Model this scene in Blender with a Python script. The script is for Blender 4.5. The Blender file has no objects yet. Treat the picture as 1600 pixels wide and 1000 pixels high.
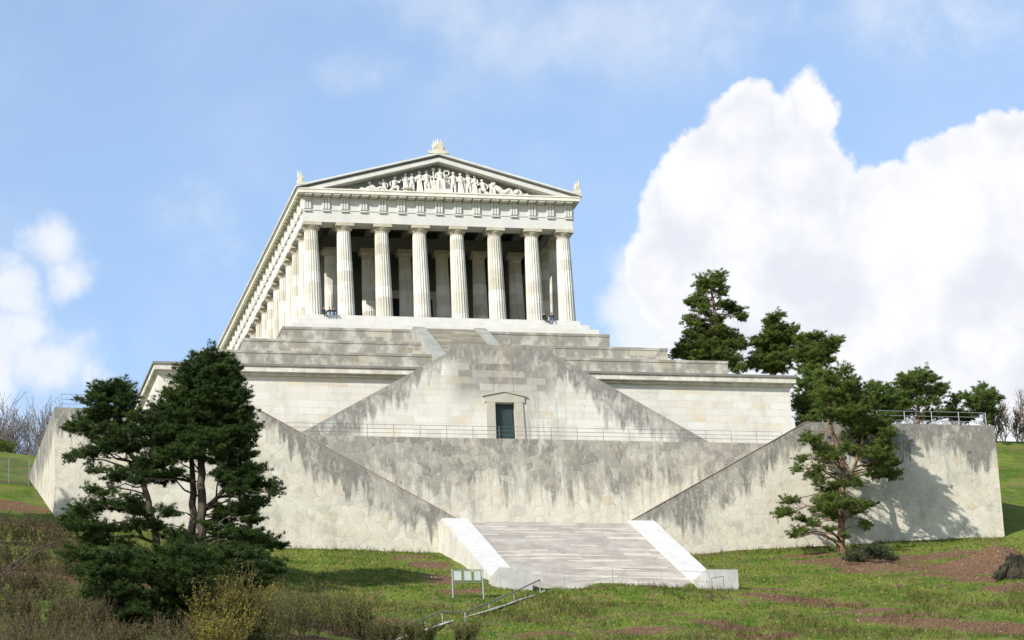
import bpy, math, random
import numpy as np
from mathutils import Matrix, Vector, noise
R = math.radians
rng = np.random.default_rng(7); random.seed(7)
sc = bpy.context.scene
col = sc.collection
# ------------------------------------------------------------------ camera
CAM = np.array([-84.2255, -373.5756, -124.5822]); YAW, PIT, ROL, FPX = 0.24214, 0.31384, -0.050414, 5663.45
fw = np.array([math.sin(YAW)*math.cos(PIT), math.cos(YAW)*math.cos(PIT), math.sin(PIT)])
rr = np.cross(fw, [0, 0, 1]); rr /= np.linalg.norm(rr); uu = np.cross(rr, fw)
r2 = rr*math.cos(ROL)+uu*math.sin(ROL); u2 = -rr*math.sin(ROL)+uu*math.cos(ROL)
cd = bpy.data.cameras.new('camera'); cam = bpy.data.objects.new('camera', cd); col.objects.link(cam)
m = Matrix.Identity(4)
for i in range(3):
    m[i][0] = r2[i]; m[i][1] = u2[i]; m[i][2] = -fw[i]; m[i][3] = CAM[i]
cam.matrix_world = m
cd.sensor_width = 36; cd.lens = FPX/1600*36; cd.clip_start = 1; cd.clip_end = 8000
sc.camera = cam
def ray(px, py): return fw+r2*(px-800)/FPX-u2*(py-500)/FPX
def at(px, py, y):                      # the point of the photo that stands on the upright plane at depth y
    d = ray(px, py); return CAM+d*(y-CAM[1])/d[1]
def ppm(y, z=-30): return FPX/(abs((np.array([0, y, z])-CAM)@fw))
# ------------------------------------------------------------------ render settings
sc.view_settings.view_transform = 'Standard'; sc.view_settings.look = 'None'
sc.view_settings.exposure = 0.68; sc.view_settings.gamma = 1
SUN = Vector((-1.3, -1.0, 0.95)).normalized()
# ------------------------------------------------------------------ node helpers
class NT:
    def __init__(s, nt): s.t = nt
    def n(s, typ, ins=None, **kw):
        nd = s.t.nodes.new(typ)
        for k, v in kw.items(): setattr(nd, k, v)
        if ins:
            for k, v in ins.items(): s.put(nd.inputs[k], v)
        return nd
    def put(s, sock, v):
        if isinstance(v, bpy.types.NodeSocket): s.t.links.new(v, sock)
        elif v is not None:
            if hasattr(sock, 'default_value') and hasattr(sock.default_value, '__len__') and not hasattr(v, '__len__'): v = (v,)*3
            sock.default_value = v
    def m(s, op, a, b=None, c=None, clamp=False):
        nd = s.t.nodes.new('ShaderNodeMath'); nd.operation = op; nd.use_clamp = clamp
        for i, v in enumerate((a, b, c)):
            if v is not None: s.put(nd.inputs[i], v)
        return nd.outputs[0]
    def mix(s, f, a, b, mode='MIX'):
        nd = s.t.nodes.new('ShaderNodeMix'); nd.data_type = 'RGBA'; nd.blend_type = mode
        s.put(nd.inputs[0], f)
        for i, v in ((6, a), (7, b)):
            if not isinstance(v, bpy.types.NodeSocket): v = tuple(v)+(1,) if len(v) == 3 else v
            s.put(nd.inputs[i], v)
        return nd.outputs[2]
    def ramp(s, f, stops, interp='LINEAR'):
        nd = s.t.nodes.new('ShaderNodeValToRGB'); cr = nd.color_ramp; cr.interpolation = interp
        while len(cr.elements) < len(stops): cr.elements.new(0.5)
        for e, (p, c) in zip(cr.elements, stops):
            e.position = p; e.color = (c, c, c, 1) if not hasattr(c, '__len__') else tuple(c)+(1,)
        s.put(nd.inputs[0], f); return nd.outputs[0]
    def ss(s, v, a, b):                 # smoothstep a..b -> 0..1
        nd = s.t.nodes.new('ShaderNodeMapRange'); nd.interpolation_type = 'SMOOTHSTEP'
        s.put(nd.inputs[0], v); s.put(nd.inputs[1], a); s.put(nd.inputs[2], b)
        return nd.outputs[0]
    def noise(s, vec, scale, detail=4, rough=.55, dist=0):
        nd = s.n('ShaderNodeTexNoise', {'Vector': vec, 'Scale': scale, 'Detail': detail, 'Roughness': rough, 'Distortion': dist})
        return nd.outputs[0]
    def vec(s, x, y, z=0.0):
        return s.n('ShaderNodeCombineXYZ', {0: x, 1: y, 2: z}).outputs[0]
    def pos(s):
        g = s.n('ShaderNodeNewGeometry'); sp = s.n('ShaderNodeSeparateXYZ', {0: g.outputs['Position']})
        return g.outputs['Position'], sp.outputs[0], sp.outputs[1], sp.outputs[2]
def mat(name, rough=.8, spec=.3):
    mt = bpy.data.materials.new(name); mt.use_nodes = True; nt = NT(mt.node_tree)
    b = mt.node_tree.nodes['Principled BSDF']; b.inputs['Roughness'].default_value = rough
    b.inputs['Specular IOR Level'].default_value = spec
    return mt, nt, b
def flat(name, c, rough=.7, metal=0, vary=.12, scale=3.0):
    mt, t, b = mat(name, rough)
    p, x, y, z = t.pos(); n = t.noise(p, scale, 3)
    c2 = tuple(min(1, v*(1+vary)) for v in c); c1 = tuple(v*(1-vary) for v in c)
    t.put(b.inputs['Base Color'], t.mix(n, c1, c2)); b.inputs['Metallic'].default_value = metal
    return mt
def bump(t, b, h, strength=.3, dist=.05):
    bp = t.n('ShaderNodeBump', {'Strength': strength, 'Distance': dist, 'Height': h})
    t.put(b.inputs['Normal'], bp.outputs[0])
GREY = (.078, .076, .068)
def streaks(t, u, z, depth, length, amount=1.0, thr=.47, seed=0.):
    """rain stain running down from a wall top: depth = metres below the top"""
    v = t.vec(t.m('MULTIPLY', u, 1.0), t.m('MULTIPLY', z, .11), seed)
    n = t.noise(v, .95, 8, .68)
    f = t.m('SUBTRACT', 1.0, t.m('DIVIDE', depth, length))
    f = t.m('MAXIMUM', f, 0.0)
    big = t.noise(t.vec(u, z, seed+3), .10, 2)
    s = t.ss(t.m('ADD', n, t.m('ADD', t.m('MULTIPLY', t.m('SUBTRACT', f, .62), .62), t.m('MULTIPLY', t.m('SUBTRACT', big, .5), .55))), thr, thr+.17)
    s = t.m('MULTIPLY', s, t.ss(t.m('ADD', f, t.m('MULTIPLY', big, .3)), .1, .62))
    fine = t.noise(t.vec(t.m('MULTIPLY', u, 1.6), t.m('MULTIPLY', z, .55), seed+5), 1.5, 8, .72)
    blot = t.noise(t.vec(u, t.m('MULTIPLY', z, .5), seed+9), .35, 5, .6)
    s = t.m('MULTIPLY', s, t.m('ADD', .42, t.m('MULTIPLY', t.ss(fine, .36, .58), .58)))
    s = t.m('MULTIPLY', s, t.m('ADD', .45, t.m('MULTIPLY', t.ss(blot, .36, .58), .55)))
    return t.m('MULTIPLY', s, amount, clamp=True)
def polygonal(name, kind):
    mt, t, b = mat(name, .85)
    p, x, y, z = t.pos()
    u = t.m('ADD', x, y)
    base = t.vec(u, z, 0.)
    wob = t.n('ShaderNodeTexNoise', {'Vector': base, 'Scale': .6, 'Detail': 3.0})
    off = t.n('ShaderNodeVectorMath', {0: wob.outputs[1], 1: (.5, .5, .5)}, operation='SUBTRACT').outputs[0]
    off = t.n('ShaderNodeVectorMath', {0: off, 3: 1.5}, operation='SCALE').outputs[0]
    vv = t.n('ShaderNodeVectorMath', {0: base, 1: off}, operation='ADD').outputs[0]
    vo = t.n('ShaderNodeTexVoronoi', {'Vector': vv, 'Scale': 1.15, 'Randomness': 1.0}, voronoi_dimensions='2D')
    ve = t.n('ShaderNodeTexVoronoi', {'Vector': vv, 'Scale': 1.15, 'Randomness': 1.0}, voronoi_dimensions='2D', feature='DISTANCE_TO_EDGE')
    rnd = t.n('ShaderNodeSeparateColor', {0: vo.outputs['Color']}).outputs[0]
    c = t.ramp(rnd, [(0, (.41, .385, .325)), (.15, (.45, .425, .35)), (.4, (.475, .45, .375)), (.65, (.50, .475, .40)), (.84, (.54, .515, .44)), (.92, (.46, .42, .34)), (.98, (.44, .385, .28)), (1, (.42, .365, .27))])
    n = t.noise(p, .35, 5, .6)
    c = t.mix(t.m('MULTIPLY', t.ss(n, .36, .66), .75), c, (.52, .48, .39))
    n2 = t.noise(p, 2.2, 6, .65)
    c = t.mix(t.m('MULTIPLY', t.ss(n2, .55, .85), .35), c, (.30, .27, .21))
    ax = t.m('ABSOLUTE', x)
    if kind == 'front':
        top = t.m('SUBTRACT', -23.5, t.m('MULTIPLY', t.m('MAXIMUM', t.m('SUBTRACT', 27.6, ax), 0.), .555))
        d = t.m('SUBTRACT', top, z); s = streaks(t, u, z, d, 7.5, 1.45, .41, 2.)
        edge = t.m('MULTIPLY', t.ss(d, 1.1, .3), .8)
        s = t.m('MAXIMUM', s, t.m('MULTIPLY', edge, t.ss(t.noise(p, .5, 4), .35, .55)))
    else:
        d = t.m('SUBTRACT', -24.45, z); s = streaks(t, u, z, d, 11., 1.5, .37, 9.)
        s = t.m('MAXIMUM', s, t.m('MULTIPLY', t.ss(d, 2.0, .2), t.m('MULTIPLY', t.ss(t.noise(p, .8, 8, .7), .36, .62), .75)))
        cellv = t.m('ADD', .55, t.m('MULTIPLY', t.n('ShaderNodeSeparateColor', {0: vo.outputs['Color']}).outputs[1], .45)); s = t.m('MULTIPLY', s, cellv)
    c = t.mix(s, c, t.mix(n2, GREY, (.27, .255, .225)))
    cr = t.ss(ve.outputs[0], .034, .01)
    cm = t.m('MULTIPLY', cr, t.ss(t.noise(p, .5, 3), .34, .68))
    c = t.mix(t.m('MULTIPLY', cm, .34), c, (.17, .145, .11))
    mot = t.noise(t.vec(u, t.m('MULTIPLY', z, .6), 11.), .55, 9, .72)
    c = t.mix(t.m('MULTIPLY', t.ss(mot, .49, .66), .50), c, (.25, .24, .205))
    c = t.mix(t.m('MULTIPLY', t.ss(mot, .44, .34), .30), c, (.60, .585, .53))
    hole = t.ss(t.noise(p, .85, 2, .4), .765, .80)
    c = t.mix(t.m('MULTIPLY', hole, .8), c, (.08, .07, .055))
    t.put(b.inputs['Base Color'], c)
    h = t.m('ADD', t.m('MULTIPLY', t.ss(ve.outputs[0], 0., .06), .6), t.m('MULTIPLY', n2, .6))
    bump(t, b, h, .45, .06)
    return mt
def ashlar(name, kind, bw=2.0, rh=.72, tone=1.0):
    mt, t, b = mat(name, .82)
    p, x, y, z = t.pos()
    u = t.m('ADD', x, y)
    br = t.n('ShaderNodeTexBrick', {'Vector': t.vec(u, z, 0.), 'Color1': (0, 0, 0, 1), 'Color2': (1, 1, 1, 1), 'Mortar': (.5, .5, .5, 1), 'Scale': 1.0,
        'Mortar Size': .018, 'Mortar Smooth': .3, 'Bias': 0.0, 'Brick Width': bw, 'Row Height': rh}, offset=.5, squash=.7, squash_frequency=3)
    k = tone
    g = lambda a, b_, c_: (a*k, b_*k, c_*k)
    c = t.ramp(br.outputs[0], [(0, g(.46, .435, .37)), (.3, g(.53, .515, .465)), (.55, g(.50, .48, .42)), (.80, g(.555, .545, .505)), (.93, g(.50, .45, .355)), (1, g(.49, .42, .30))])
    n = t.noise(p, .25, 5, .6); n2 = t.noise(p, 1.7, 6, .65)
    c = t.mix(t.m('MULTIPLY', t.ss(n, .35, .7), .7), c, g(.53, .51, .455))
    c = t.mix(t.m('MULTIPLY', t.ss(n2, .52, .8), .3), c, g(.38, .34, .27))
    ax = t.m('ABSOLUTE', x)
    if kind == 'stair':
        top = t.m('SUBTRACT', -11.7, t.m('MULTIPLY', t.m('MAXIMUM', t.m('SUBTRACT', ax, 4.6), 0.), .57))
        d = t.m('SUBTRACT', top, z)
        s = streaks(t, u, z, d, 7.0, 1.4, .40, 5.)
        core = t.m('MULTIPLY', t.ss(ax, 6.4, 4.2), t.ss(z, -19.5, -15.))           # grey patina below the landing spout
        core = t.m('MULTIPLY', core, t.ss(t.noise(t.vec(u, t.m('MULTIPLY', z, .45), 0.), .6, 8, .7), .24, .50))
        core = t.m('MULTIPLY', core, t.m('ADD', .62, t.m('MULTIPLY', t.ss(br.outputs[0], .75, .3), .38)))
        right = t.m('MULTIPLY', t.m('MULTIPLY', t.ss(x, 1.8, 2.6), t.ss(x, 9., 3.6)), t.ss(t.noise(t.vec(t.m('MULTIPLY', u, 1.3), t.m('MULTIPLY', z, .12), 4.), .8, 5, .6), .42, .6))
        s = t.m('MAXIMUM', s, t.m('MAXIMUM', t.m('MULTIPLY', core, 1.0), t.m('MULTIPLY', right, .6)))
        edge = t.m('MULTIPLY', t.ss(d, 1.4, .4), .8)
        s = t.m('MAXIMUM', s, t.m('MULTIPLY', edge, t.ss(t.noise(p, .5, 4), .3, .5)))
        c = t.mix(s, c, t.mix(n2, GREY, (.30, .285, .255)))
        rust = t.m('MULTIPLY', t.m('MULTIPLY', t.ss(t.m('ABSOLUTE', t.m('SUBTRACT', x, .1)), 1.5, .5), t.ss(z, -18., -14.5)), t.ss(t.noise(t.vec(t.m('MULTIPLY', x, 2.5), t.m('MULTIPLY', z, .25), 7.), .9, 5, .6), .45, .62))
        rust = t.m('MULTIPLY', rust, t.ss(t.noise(p, 1.6, 6, .7), .35, .6)); c = t.mix(t.m('MULTIPLY', rust, .55), c, (.30, .21, .11))
    elif kind == 'tier':
        zz = t.m('ADD', z, 11.0); zz = t.m('MODULO', zz, 3.0)
        n5 = t.noise(t.vec(u, t.m('MULTIPLY', z, .6), 0.), .55, 6, .65)
        s = t.m('MULTIPLY', t.ss(t.m('ADD', n5, t.m('MULTIPLY', t.m('SUBTRACT', zz, 1.5), .035)), .40, .58), .8)
        blk = t.ss(br.outputs[0], .90, .96)
        s = t.m('MULTIPLY', s, t.m('SUBTRACT', 1., t.m('MULTIPLY', blk, .8)))
        c = t.mix(s, c, t.mix(n2, (.095, .09, .072), (.25, .235, .19)))
        oc = t.m('MULTIPLY', t.ss(t.noise(p, .9, 5), .60, .72), .4)
        c = t.mix(oc, c, (.25, .19, .09))
    elif kind == 'podium':
        s = t.m('MULTIPLY', t.ss(t.noise(t.vec(u, t.m('MULTIPLY', z, .5), 0.), .3, 5, .6), .60, .8), .3)
        c = t.mix(s, c, (.36, .33, .28))
    mort = br.outputs['Fac']
    mot = t.noise(t.vec(u, t.m('MULTIPLY', z, .6), 21.), .6, 9, .72)
    c = t.mix(t.m('MULTIPLY', t.ss(mot, .48, .66), .34 if kind != 'plain' else 0.), c, g(.30, .28, .235))
    c = t.mix(t.m('MULTIPLY', mort, t.m('MULTIPLY', t.ss(t.noise(p, .4, 3), .3, .65), .5)), c, g(.27, .23, .17))
    t.put(b.inputs['Base Color'], c)
    bump(t, b, t.m('SUBTRACT', t.m('MULTIPLY', n2, .7), mort), .35, .04)
    return mt
def marble(name, c1, c2, stain=.25, drums=False, sc_=.8, stc=(.38, .31, .2), joint=0):
    mt, t, b = mat(name, .7)
    p, x, y, z = t.pos()
    n = t.noise(p, sc_, 6, .6)
    c = t.mix(t.ss(n, .3, .7), c1, c2)
    if drums:
        oi = t.n('ShaderNodeObjectInfo'); tc = t.n('ShaderNodeTexCoord')
        oz = t.n('ShaderNodeSeparateXYZ', {0: tc.outputs['Object']}).outputs[2]
        k = t.m('FLOOR', t.m('DIVIDE', t.m('ADD', oz, t.m('MULTIPLY', oi.outputs['Random'], 1.1)), 1.25))
        wn = t.n('ShaderNodeTexWhiteNoise', {'Vector': t.vec(k, oi.outputs['Random'], 0.)})
        c = t.mix(t.ss(wn.outputs[0], .45, 1.0), c, tuple(v*.86 for v in (c1[0], c1[1]*.98, c1[2]*.93)))
        fr = t.m('FRACT', t.m('DIVIDE', t.m('ADD', oz, t.m('MULTIPLY', oi.outputs['Random'], 1.1)), 1.25))
        c = t.mix(t.m('MULTIPLY', t.ss(fr, .035, .0), .4), c, (.3, .26, .2))
        brt = t.m('MULTIPLY', t.ss(wn.outputs[0], .16, .15), .45)
        c = t.mix(brt, c, (.68, .66, .61))
    u = t.m('ADD', x, y)
    s = t.noise(t.vec(t.m('MULTIPLY', u, 2.2), t.m('MULTIPLY', z, .22), 0.), .9, 6, .65)
    c = t.mix(t.m('MULTIPLY', t.ss(s, .5, .75), stain), c, stc)
    if joint:
        q = t.m('ADD', t.m('ADD', y, x), t.m('MULTIPLY', t.m('FLOOR', t.m('DIVIDE', z, .9)), .7))
        j = t.ss(t.m('ABSOLUTE', t.m('SUBTRACT', t.m('FRACT', t.m('DIVIDE', q, joint)), .5)), .03/joint, .015/joint)
        wn = t.n('ShaderNodeTexWhiteNoise', {'Vector': t.vec(t.m('FLOOR', t.m('DIVIDE', q, joint)), t.m('FLOOR', t.m('DIVIDE', z, .9)), 0.)})
        c = t.mix(t.m('MULTIPLY', wn.outputs[0], .30), c, tuple(v*.72 for v in c1))
        c = t.mix(t.m('MULTIPLY', j, .6), c, (.2, .18, .14))
        c = t.mix(t.m('MULTIPLY', t.ss(t.noise(p, 1.3, 7, .7), .52, .72), .35), c, (.30, .28, .23))
    t.put(b.inputs['Base Color'], c)
    bump(t, b, t.noise(p, 5., 4), .15, .03)
    return mt
def stepmat(name, h, c1, c2, c3, frac=.86, length=4.5):
    mt, t, b = mat(name, .85)
    p, x, y, z = t.pos()
    br = t.n('ShaderNodeTexBrick', {'Vector': t.vec(x, t.m('ADD', z, 100.0), 0.), 'Color1': (0, 0, 0, 1), 'Color2': (1, 1, 1, 1), 'Mortar': (.3, .3, .3, 1), 'Scale': 1.0,
        'Mortar Size': .006, 'Mortar Smooth': .1, 'Bias': 0.0, 'Brick Width': length, 'Row Height': h}, offset=.37, squash=.6, squash_frequency=3)
    n = t.noise(p, .45, 6, .65); n2 = t.noise(p, 3.0, 5, .6)
    c = t.mix(t.ss(n, .35, .65), c1, c2)
    c = t.mix(t.m('MULTIPLY', t.m('SUBTRACT', br.outputs[0], .5), .25), c, (.75, .7, .6))
    c = t.mix(t.m('MULTIPLY', t.ss(br.outputs[0], frac, frac+.02), .62), c, c3)
    c = t.mix(t.m('MULTIPLY', t.ss(n2, .5, .75), .3), c, tuple(v*.5 for v in c1))
    t.put(b.inputs['Base Color'], c); bump(t, b, n2, .3, .03)
    return mt
M = {}
M['poly'] = polygonal('polygonal_limestone', 'front')
M['poly_mid'] = polygonal('polygonal_limestone_stained', 'mid')
M['ash_stair'] = ashlar('ashlar_stair_wall', 'stair')
M['ash_tier'] = ashlar('ashlar_tiers', 'tier', 2.6, .75, .80)
M['ash_pod'] = ashlar('ashlar_podium', 'podium', 2.1, .78, 1.02)
M['ash_low'] = marble('lower_stair_stone', (.48, .465, .41), (.58, .56, .51), .7, stc=(.25, .225, .18), joint=2.1)
M['pier'] = marble('pier_stone', (.37, .365, .345), (.46, .45, .425), .45, stc=(.26, .25, .225), joint=2.3)
M['white'] = marble('white_coping_stone', (.52, .51, .49), (.60, .59, .565), .3, joint=1.9)
M['marb'] = marble('temple_marble', (.54, .52, .46), (.61, .59, .54), .18)
M['marb_w'] = marble('temple_marble_white', (.49, .48, .45), (.55, .54, .51), .18)
M['colm'] = marble('column_marble', (.46, .445, .39), (.53, .515, .465), .65, True, stc=(.27, .23, .16))
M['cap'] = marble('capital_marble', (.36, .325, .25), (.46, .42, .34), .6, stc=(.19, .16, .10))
M['geis'] = marble('cornice_marble', (.56, .535, .45), (.66, .64, .57), .3, stc=(.36, .31, .18))
M['sof'] = marble('soffit_marble', (.46, .42, .28), (.56, .52, .38), .3, stc=(.30, .27, .14))
M['sima'] = marble('roof_edge_marble', (.46, .47, .46), (.56, .56, .54), .2, stc=(.36, .37, .34))
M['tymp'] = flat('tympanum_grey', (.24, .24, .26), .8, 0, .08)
M['cella'] = ashlar('cella_wall', 'plain', 2.4, .9, .30)  # temple stone with the porch shade put into its colour
M['floor'] = flat('porch_floor', (.22, .21, .19), .8)  # colour darkened to deepen the shade inside the porch
M['acro'] = marble('acroterion_stone', (.50, .46, .36), (.60, .57, .48), .5, stc=(.3, .25, .14))
M['copd'] = flat('weathered_coping', (.17, .165, .15), .85, 0, .4, .8)
M['corn'] = marble('podium_cornice', (.40, .37, .30), (.62, .60, .54), .4, stc=(.22, .20, .15))
M['up_steps'] = stepmat('upper_steps', .17, (.17, .155, .12), (.25, .23, .18), (.50, .47, .40), .93)
M['up_cheek'] = marble('upper_cheek_stone', (.22, .22, .20), (.33, .325, .30), .4, stc=(.25, .25, .22))
M['low_steps'] = stepmat('lower_steps', .1705, (.31, .285, .26), (.41, .385, .355), (.60, .565, .48), .83)
M['door'] = flat('green_door', (.022, .04, .037), .5, 0, .4, 6)
M['dark'] = flat('dark_bronze', (.012, .012, .014), .6)
M['metal'] = flat('galvanised_metal', (.30, .31, .31), .5, .3)
M['metal_d'] = flat('weathered_metal', (.16, .16, .155), .55, .3)
M['panel'] = flat('sign_panel', (.40, .43, .41), .5, 0, .12, 2)
M['panel_g'] = flat('sign_border', (.17, .21, .11), .5)
# ------------------------------------------------------------------ mesh helpers
WL = {}
class MB:
    def __init__(s): s.v = []; s.f = []; s.mi = []
    def add(s, vs, fs, mi=0):
        k = len(s.v); s.v += [tuple(map(float, q)) for q in vs]; s.f += [tuple(i+k for i in q) for q in fs]; s.mi += [mi]*len(fs); return s
    def box(s, x0, x1, y0, y1, z0, z1, mi=0):
        return s.add([(x0, y0, z0), (x1, y0, z0), (x1, y1, z0), (x0, y1, z0), (x0, y0, z1), (x1, y0, z1), (x1, y1, z1), (x0, y1, z1)],
            [(3, 2, 1, 0), (4, 5, 6, 7), (0, 1, 5, 4), (1, 2, 6, 5), (2, 3, 7, 6), (3, 0, 4, 7)], mi)
    def prism(s, poly, a, b, axis='y', mi=0):      # polygon in the plane across axis, extruded a..b
        n = len(poly)
        def P(q, d):
            return {'y': (q[0], d, q[1]), 'x': (d, q[0], q[1]), 'z': (q[0], q[1], d)}[axis]
        ar = sum(poly[i][0]*poly[(i+1) % n][1]-poly[(i+1) % n][0]*poly[i][1] for i in range(n))
        if ar < 0: poly = poly[::-1]
        vs = [P(q, a) for q in poly]+[P(q, b) for q in poly]
        fs = [tuple(range(n)), tuple(range(2*n-1, n-1, -1))]+[(i, i+n, (i+1) % n+n, (i+1) % n) for i in range(n)]
        if axis in 'xz': fs = [q[::-1] for q in fs]
        return s.add(vs, fs, mi)
    def tube(s, pts, rad, k=6, mi=0, cap=True):
        pts = [Vector(p) for p in pts]; n = len(pts)
        if not hasattr(rad, '__len__'): rad = [rad]*n
        d0 = (pts[1]-pts[0]).normalized(); a = d0.orthogonal().normalized(); vs = []
        for i, p in enumerate(pts):
            d = (pts[min(i+1, n-1)]-pts[max(i-1, 0)])
            d = d.normalized() if d.length > 1e-9 else d0
            a = (a-d*a.dot(d)); a = a.normalized() if a.length > 1e-6 else d.orthogonal().normalized()
            b = d.cross(a)
            for j in range(k):
                w = 2*math.pi*j/k; vs.append(p+(a*math.cos(w)+b*math.sin(w))*rad[i])
        fs = [(i*k+j, i*k+(j+1) % k, (i+1)*k+(j+1) % k, (i+1)*k+j) for i in range(n-1) for j in range(k)]
        if cap: fs += [tuple(range(k))[::-1], tuple(range((n-1)*k, n*k))]
        return s.add(vs, fs, mi)
    def lathe(s, prof, k=16, c=(0, 0, 0), mi=0):
        vs = [(c[0]+r*math.cos(2*math.pi*j/k), c[1]+r*math.sin(2*math.pi*j/k), c[2]+z) for r, z in prof for j in range(k)]
        n = len(prof)
        fs = [(i*k+j, i*k+(j+1) % k, (i+1)*k+(j+1) % k, (i+1)*k+j) for i in range(n-1) for j in range(k)]
        fs += [tuple(range(k))[::-1], tuple(range((n-1)*k, n*k))]
        return s.add(vs, fs, mi)
    def ball(s, c, r, k=8, mi=0, sq=(1, 1, 1)):
        pr = []
        vs = []; n = k//2+1
        for i in range(n):
            ph = math.pi*i/(n-1)-math.pi/2
            rr_ = max(math.cos(ph), .02)
            for j in range(k):
                w = 2*math.pi*j/k; vs.append((c[0]+r*sq[0]*rr_*math.cos(w), c[1]+r*sq[1]*rr_*math.sin(w), c[2]+r*sq[2]*math.sin(ph)))
        fs = [(i*k+j, i*k+(j+1) % k, (i+1)*k+(j+1) % k, (i+1)*k+j) for i in range(n-1) for j in range(k)]
        fs += [tuple(range(k))[::-1], tuple(range((n-1)*k, n*k))]
        return s.add(vs, fs, mi)
    def build(s, name, mats, parent=None, local=False, smooth=False, label=None):
        off = (0, 0, 0) if (parent is None or local) else WL[parent]
        me = bpy.data.meshes.new(name)
        me.from_pydata([(a-off[0], b-off[1], c-off[2]) for a, b, c in s.v], [], s.f)
        mats = mats if isinstance(mats, (list, tuple)) else [mats]
        for q in mats: me.materials.append(q)
        if len(mats) > 1: me.polygons.foreach_set('material_index', s.mi)
        if smooth: me.polygons.foreach_set('use_smooth', [True]*len(me.polygons))
        me.update()
        return link(name, me, parent, label=label)
def link(name, me, parent=None, loc=(0, 0, 0), label=None):
    o = bpy.data.objects.new(name, me); col.objects.link(o)
    if parent: o.parent = parent
    o.location = loc
    pw = WL[parent] if parent else (0, 0, 0)
    WL[o] = tuple(pw[i]+loc[i] for i in range(3))
    if label: o['label'] = label
    return o
def tag(o, label, cat, group=None):
    o['label'] = label; o['category'] = cat
    if group: o['group'] = group
    return o
def thing(name, loc, label, cat, group=None):
    o = bpy.data.objects.new(name, None); col.objects.link(o); o.location = loc; o.empty_display_size = .5
    WL[o] = tuple(map(float, loc)); return tag(o, label, cat, group)
def npmesh(name, V, F, mats, parent=None, smooth=False, midx=None):
    off = np.array(WL[parent]) if parent else np.zeros(3)
    V = np.asarray(V, np.float32)-off.astype(np.float32); F = np.asarray(F, np.int32)
    me = bpy.data.meshes.new(name); k = F.shape[1]
    me.vertices.add(len(V)); me.vertices.foreach_set('co', V.ravel())
    me.loops.add(F.size); me.loops.foreach_set('vertex_index', F.ravel())
    me.polygons.add(len(F)); me.polygons.foreach_set('loop_start', np.arange(0, F.size, k, dtype=np.int32))
    for q in (mats if isinstance(mats, (list, tuple)) else [mats]): me.materials.append(q)
    if midx is not None: me.polygons.foreach_set('material_index', np.asarray(midx, np.int32))
    if smooth: me.polygons.foreach_set('use_smooth', np.ones(len(F), bool))
    me.update(calc_edges=True); me.validate()
    return link(name, me, parent)
# ------------------------------------------------------------------ terrain
def sstep(v, a, b):
    t = np.clip((v-a)/(b-a), 0, 1); return t*t*(3-2*t)
def fbm2(x, y, s=1.0, seed=0, octv=4):
    r_ = np.random.default_rng(seed); out = np.zeros_like(np.asarray(x, float)); amp = 1.
    for o in range(octv):
        for k in range(3):
            a = r_.uniform(0, 6.283); ph = r_.uniform(0, 6.283); fr = s*(2**o)*r_.uniform(.8, 1.25)
            out = out+amp*np.sin(fr*(x*np.cos(a)+y*np.sin(a))+ph+1.3*np.sin(fr*.6*(y*np.cos(a)-x*np.sin(a))+ph*2))/3
        amp *= .5
    return out
MX, MY = 39.6, -59.5                     # small earth mound beside the stump
def terr(x, y, nz=True):
    x = np.asarray(x, float); y = np.asarray(y, float)
    b = np.interp(x, [-200, -90, -60, -48, -26, -12, 15, 29, 36, 47, 60, 110, 300], [-36, -31.5, -33, -34.4, -37.15, -37.44, -37.25, -36.35, -35.8, -35.2, -34.6, -33, -38])
    d = -41.5-y
    fr = b-.395*np.clip(d, 0, 150)-.22*np.clip(d-150, 0, 200)
    fr = np.maximum(fr, -126.6+0*x)
    fr = fr+.85*np.exp(-((x-1)/11.)**2-((y+71.2)/2.2)**2)+.5*np.exp(-((x+20)/6.)**2-((y+74)/3.)**2)
    fr = fr+1.7*np.exp(-((x-MX)/3.2)**2-((y-MY)/2.4)**2)
    s = np.interp(x, [-60, 40, 55], [.435, .5, .525])
    up = np.clip(y+41.5, 0, 41.5)
    bk = b+s*up-2.5*sstep(y, 40, 120)-30*sstep(y, 120, 600)
    bk = np.where(y > 0, b+s*41.5+.1*np.clip(y, 0, 6)-.6*sstep(y, 6, 30)-2.5*sstep(y, 40, 120)-40*sstep(y, 120, 900), bk)
    z = np.where(y < -41.5, fr, bk)
    ins = (np.abs(x) < 47.3) & (y > -41.2) & (y < -18.3)
    z = np.where(ins, np.minimum(z, -26.), z)
    if nz:
        amp = .10+.12*sstep(y, -45, -60)
        z = z+np.where(ins, 0, 1)*amp*fbm2(x, y, .45, 3)
    return z
gx = np.concatenate([np.linspace(-2500, -160, 14)[:-1], np.linspace(-160, -62, 30)[:-1], np.arange(-62, 75, .6), np.linspace(75, 160, 25)[1:], np.linspace(160, 2500, 14)[1:]])
gy = np.concatenate([np.linspace(-1500, -420, 8)[:-1], np.linspace(-420, -100, 60)[:-1], np.arange(-100, 12, .6), np.linspace(12, 130, 40)[1:], np.linspace(130, 3000, 16)[1:]])
X, Y = np.meshgrid(gx, gy); Z = terr(X, Y)
V = np.stack([X.ravel(), Y.ravel(), Z.ravel()], 1); nx = len(gx); ny = len(gy)
ii = (np.arange(ny-1)[:, None]*nx+np.arange(nx-1)).ravel()
F = np.stack([ii, ii+1, ii+1+nx, ii+nx], 1)
def ground(px, py):
    """where the sight line through a pixel meets the hill"""
    d = ray(px, py); ts = np.linspace(170, 420, 5001); p = CAM+d*ts[:, None]
    h = terr(p[:, 0], p[:, 1])
    i = int(np.argmax(p[:, 2] < h)); return np.array([p[i, 0], p[i, 1], h[i]])
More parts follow.
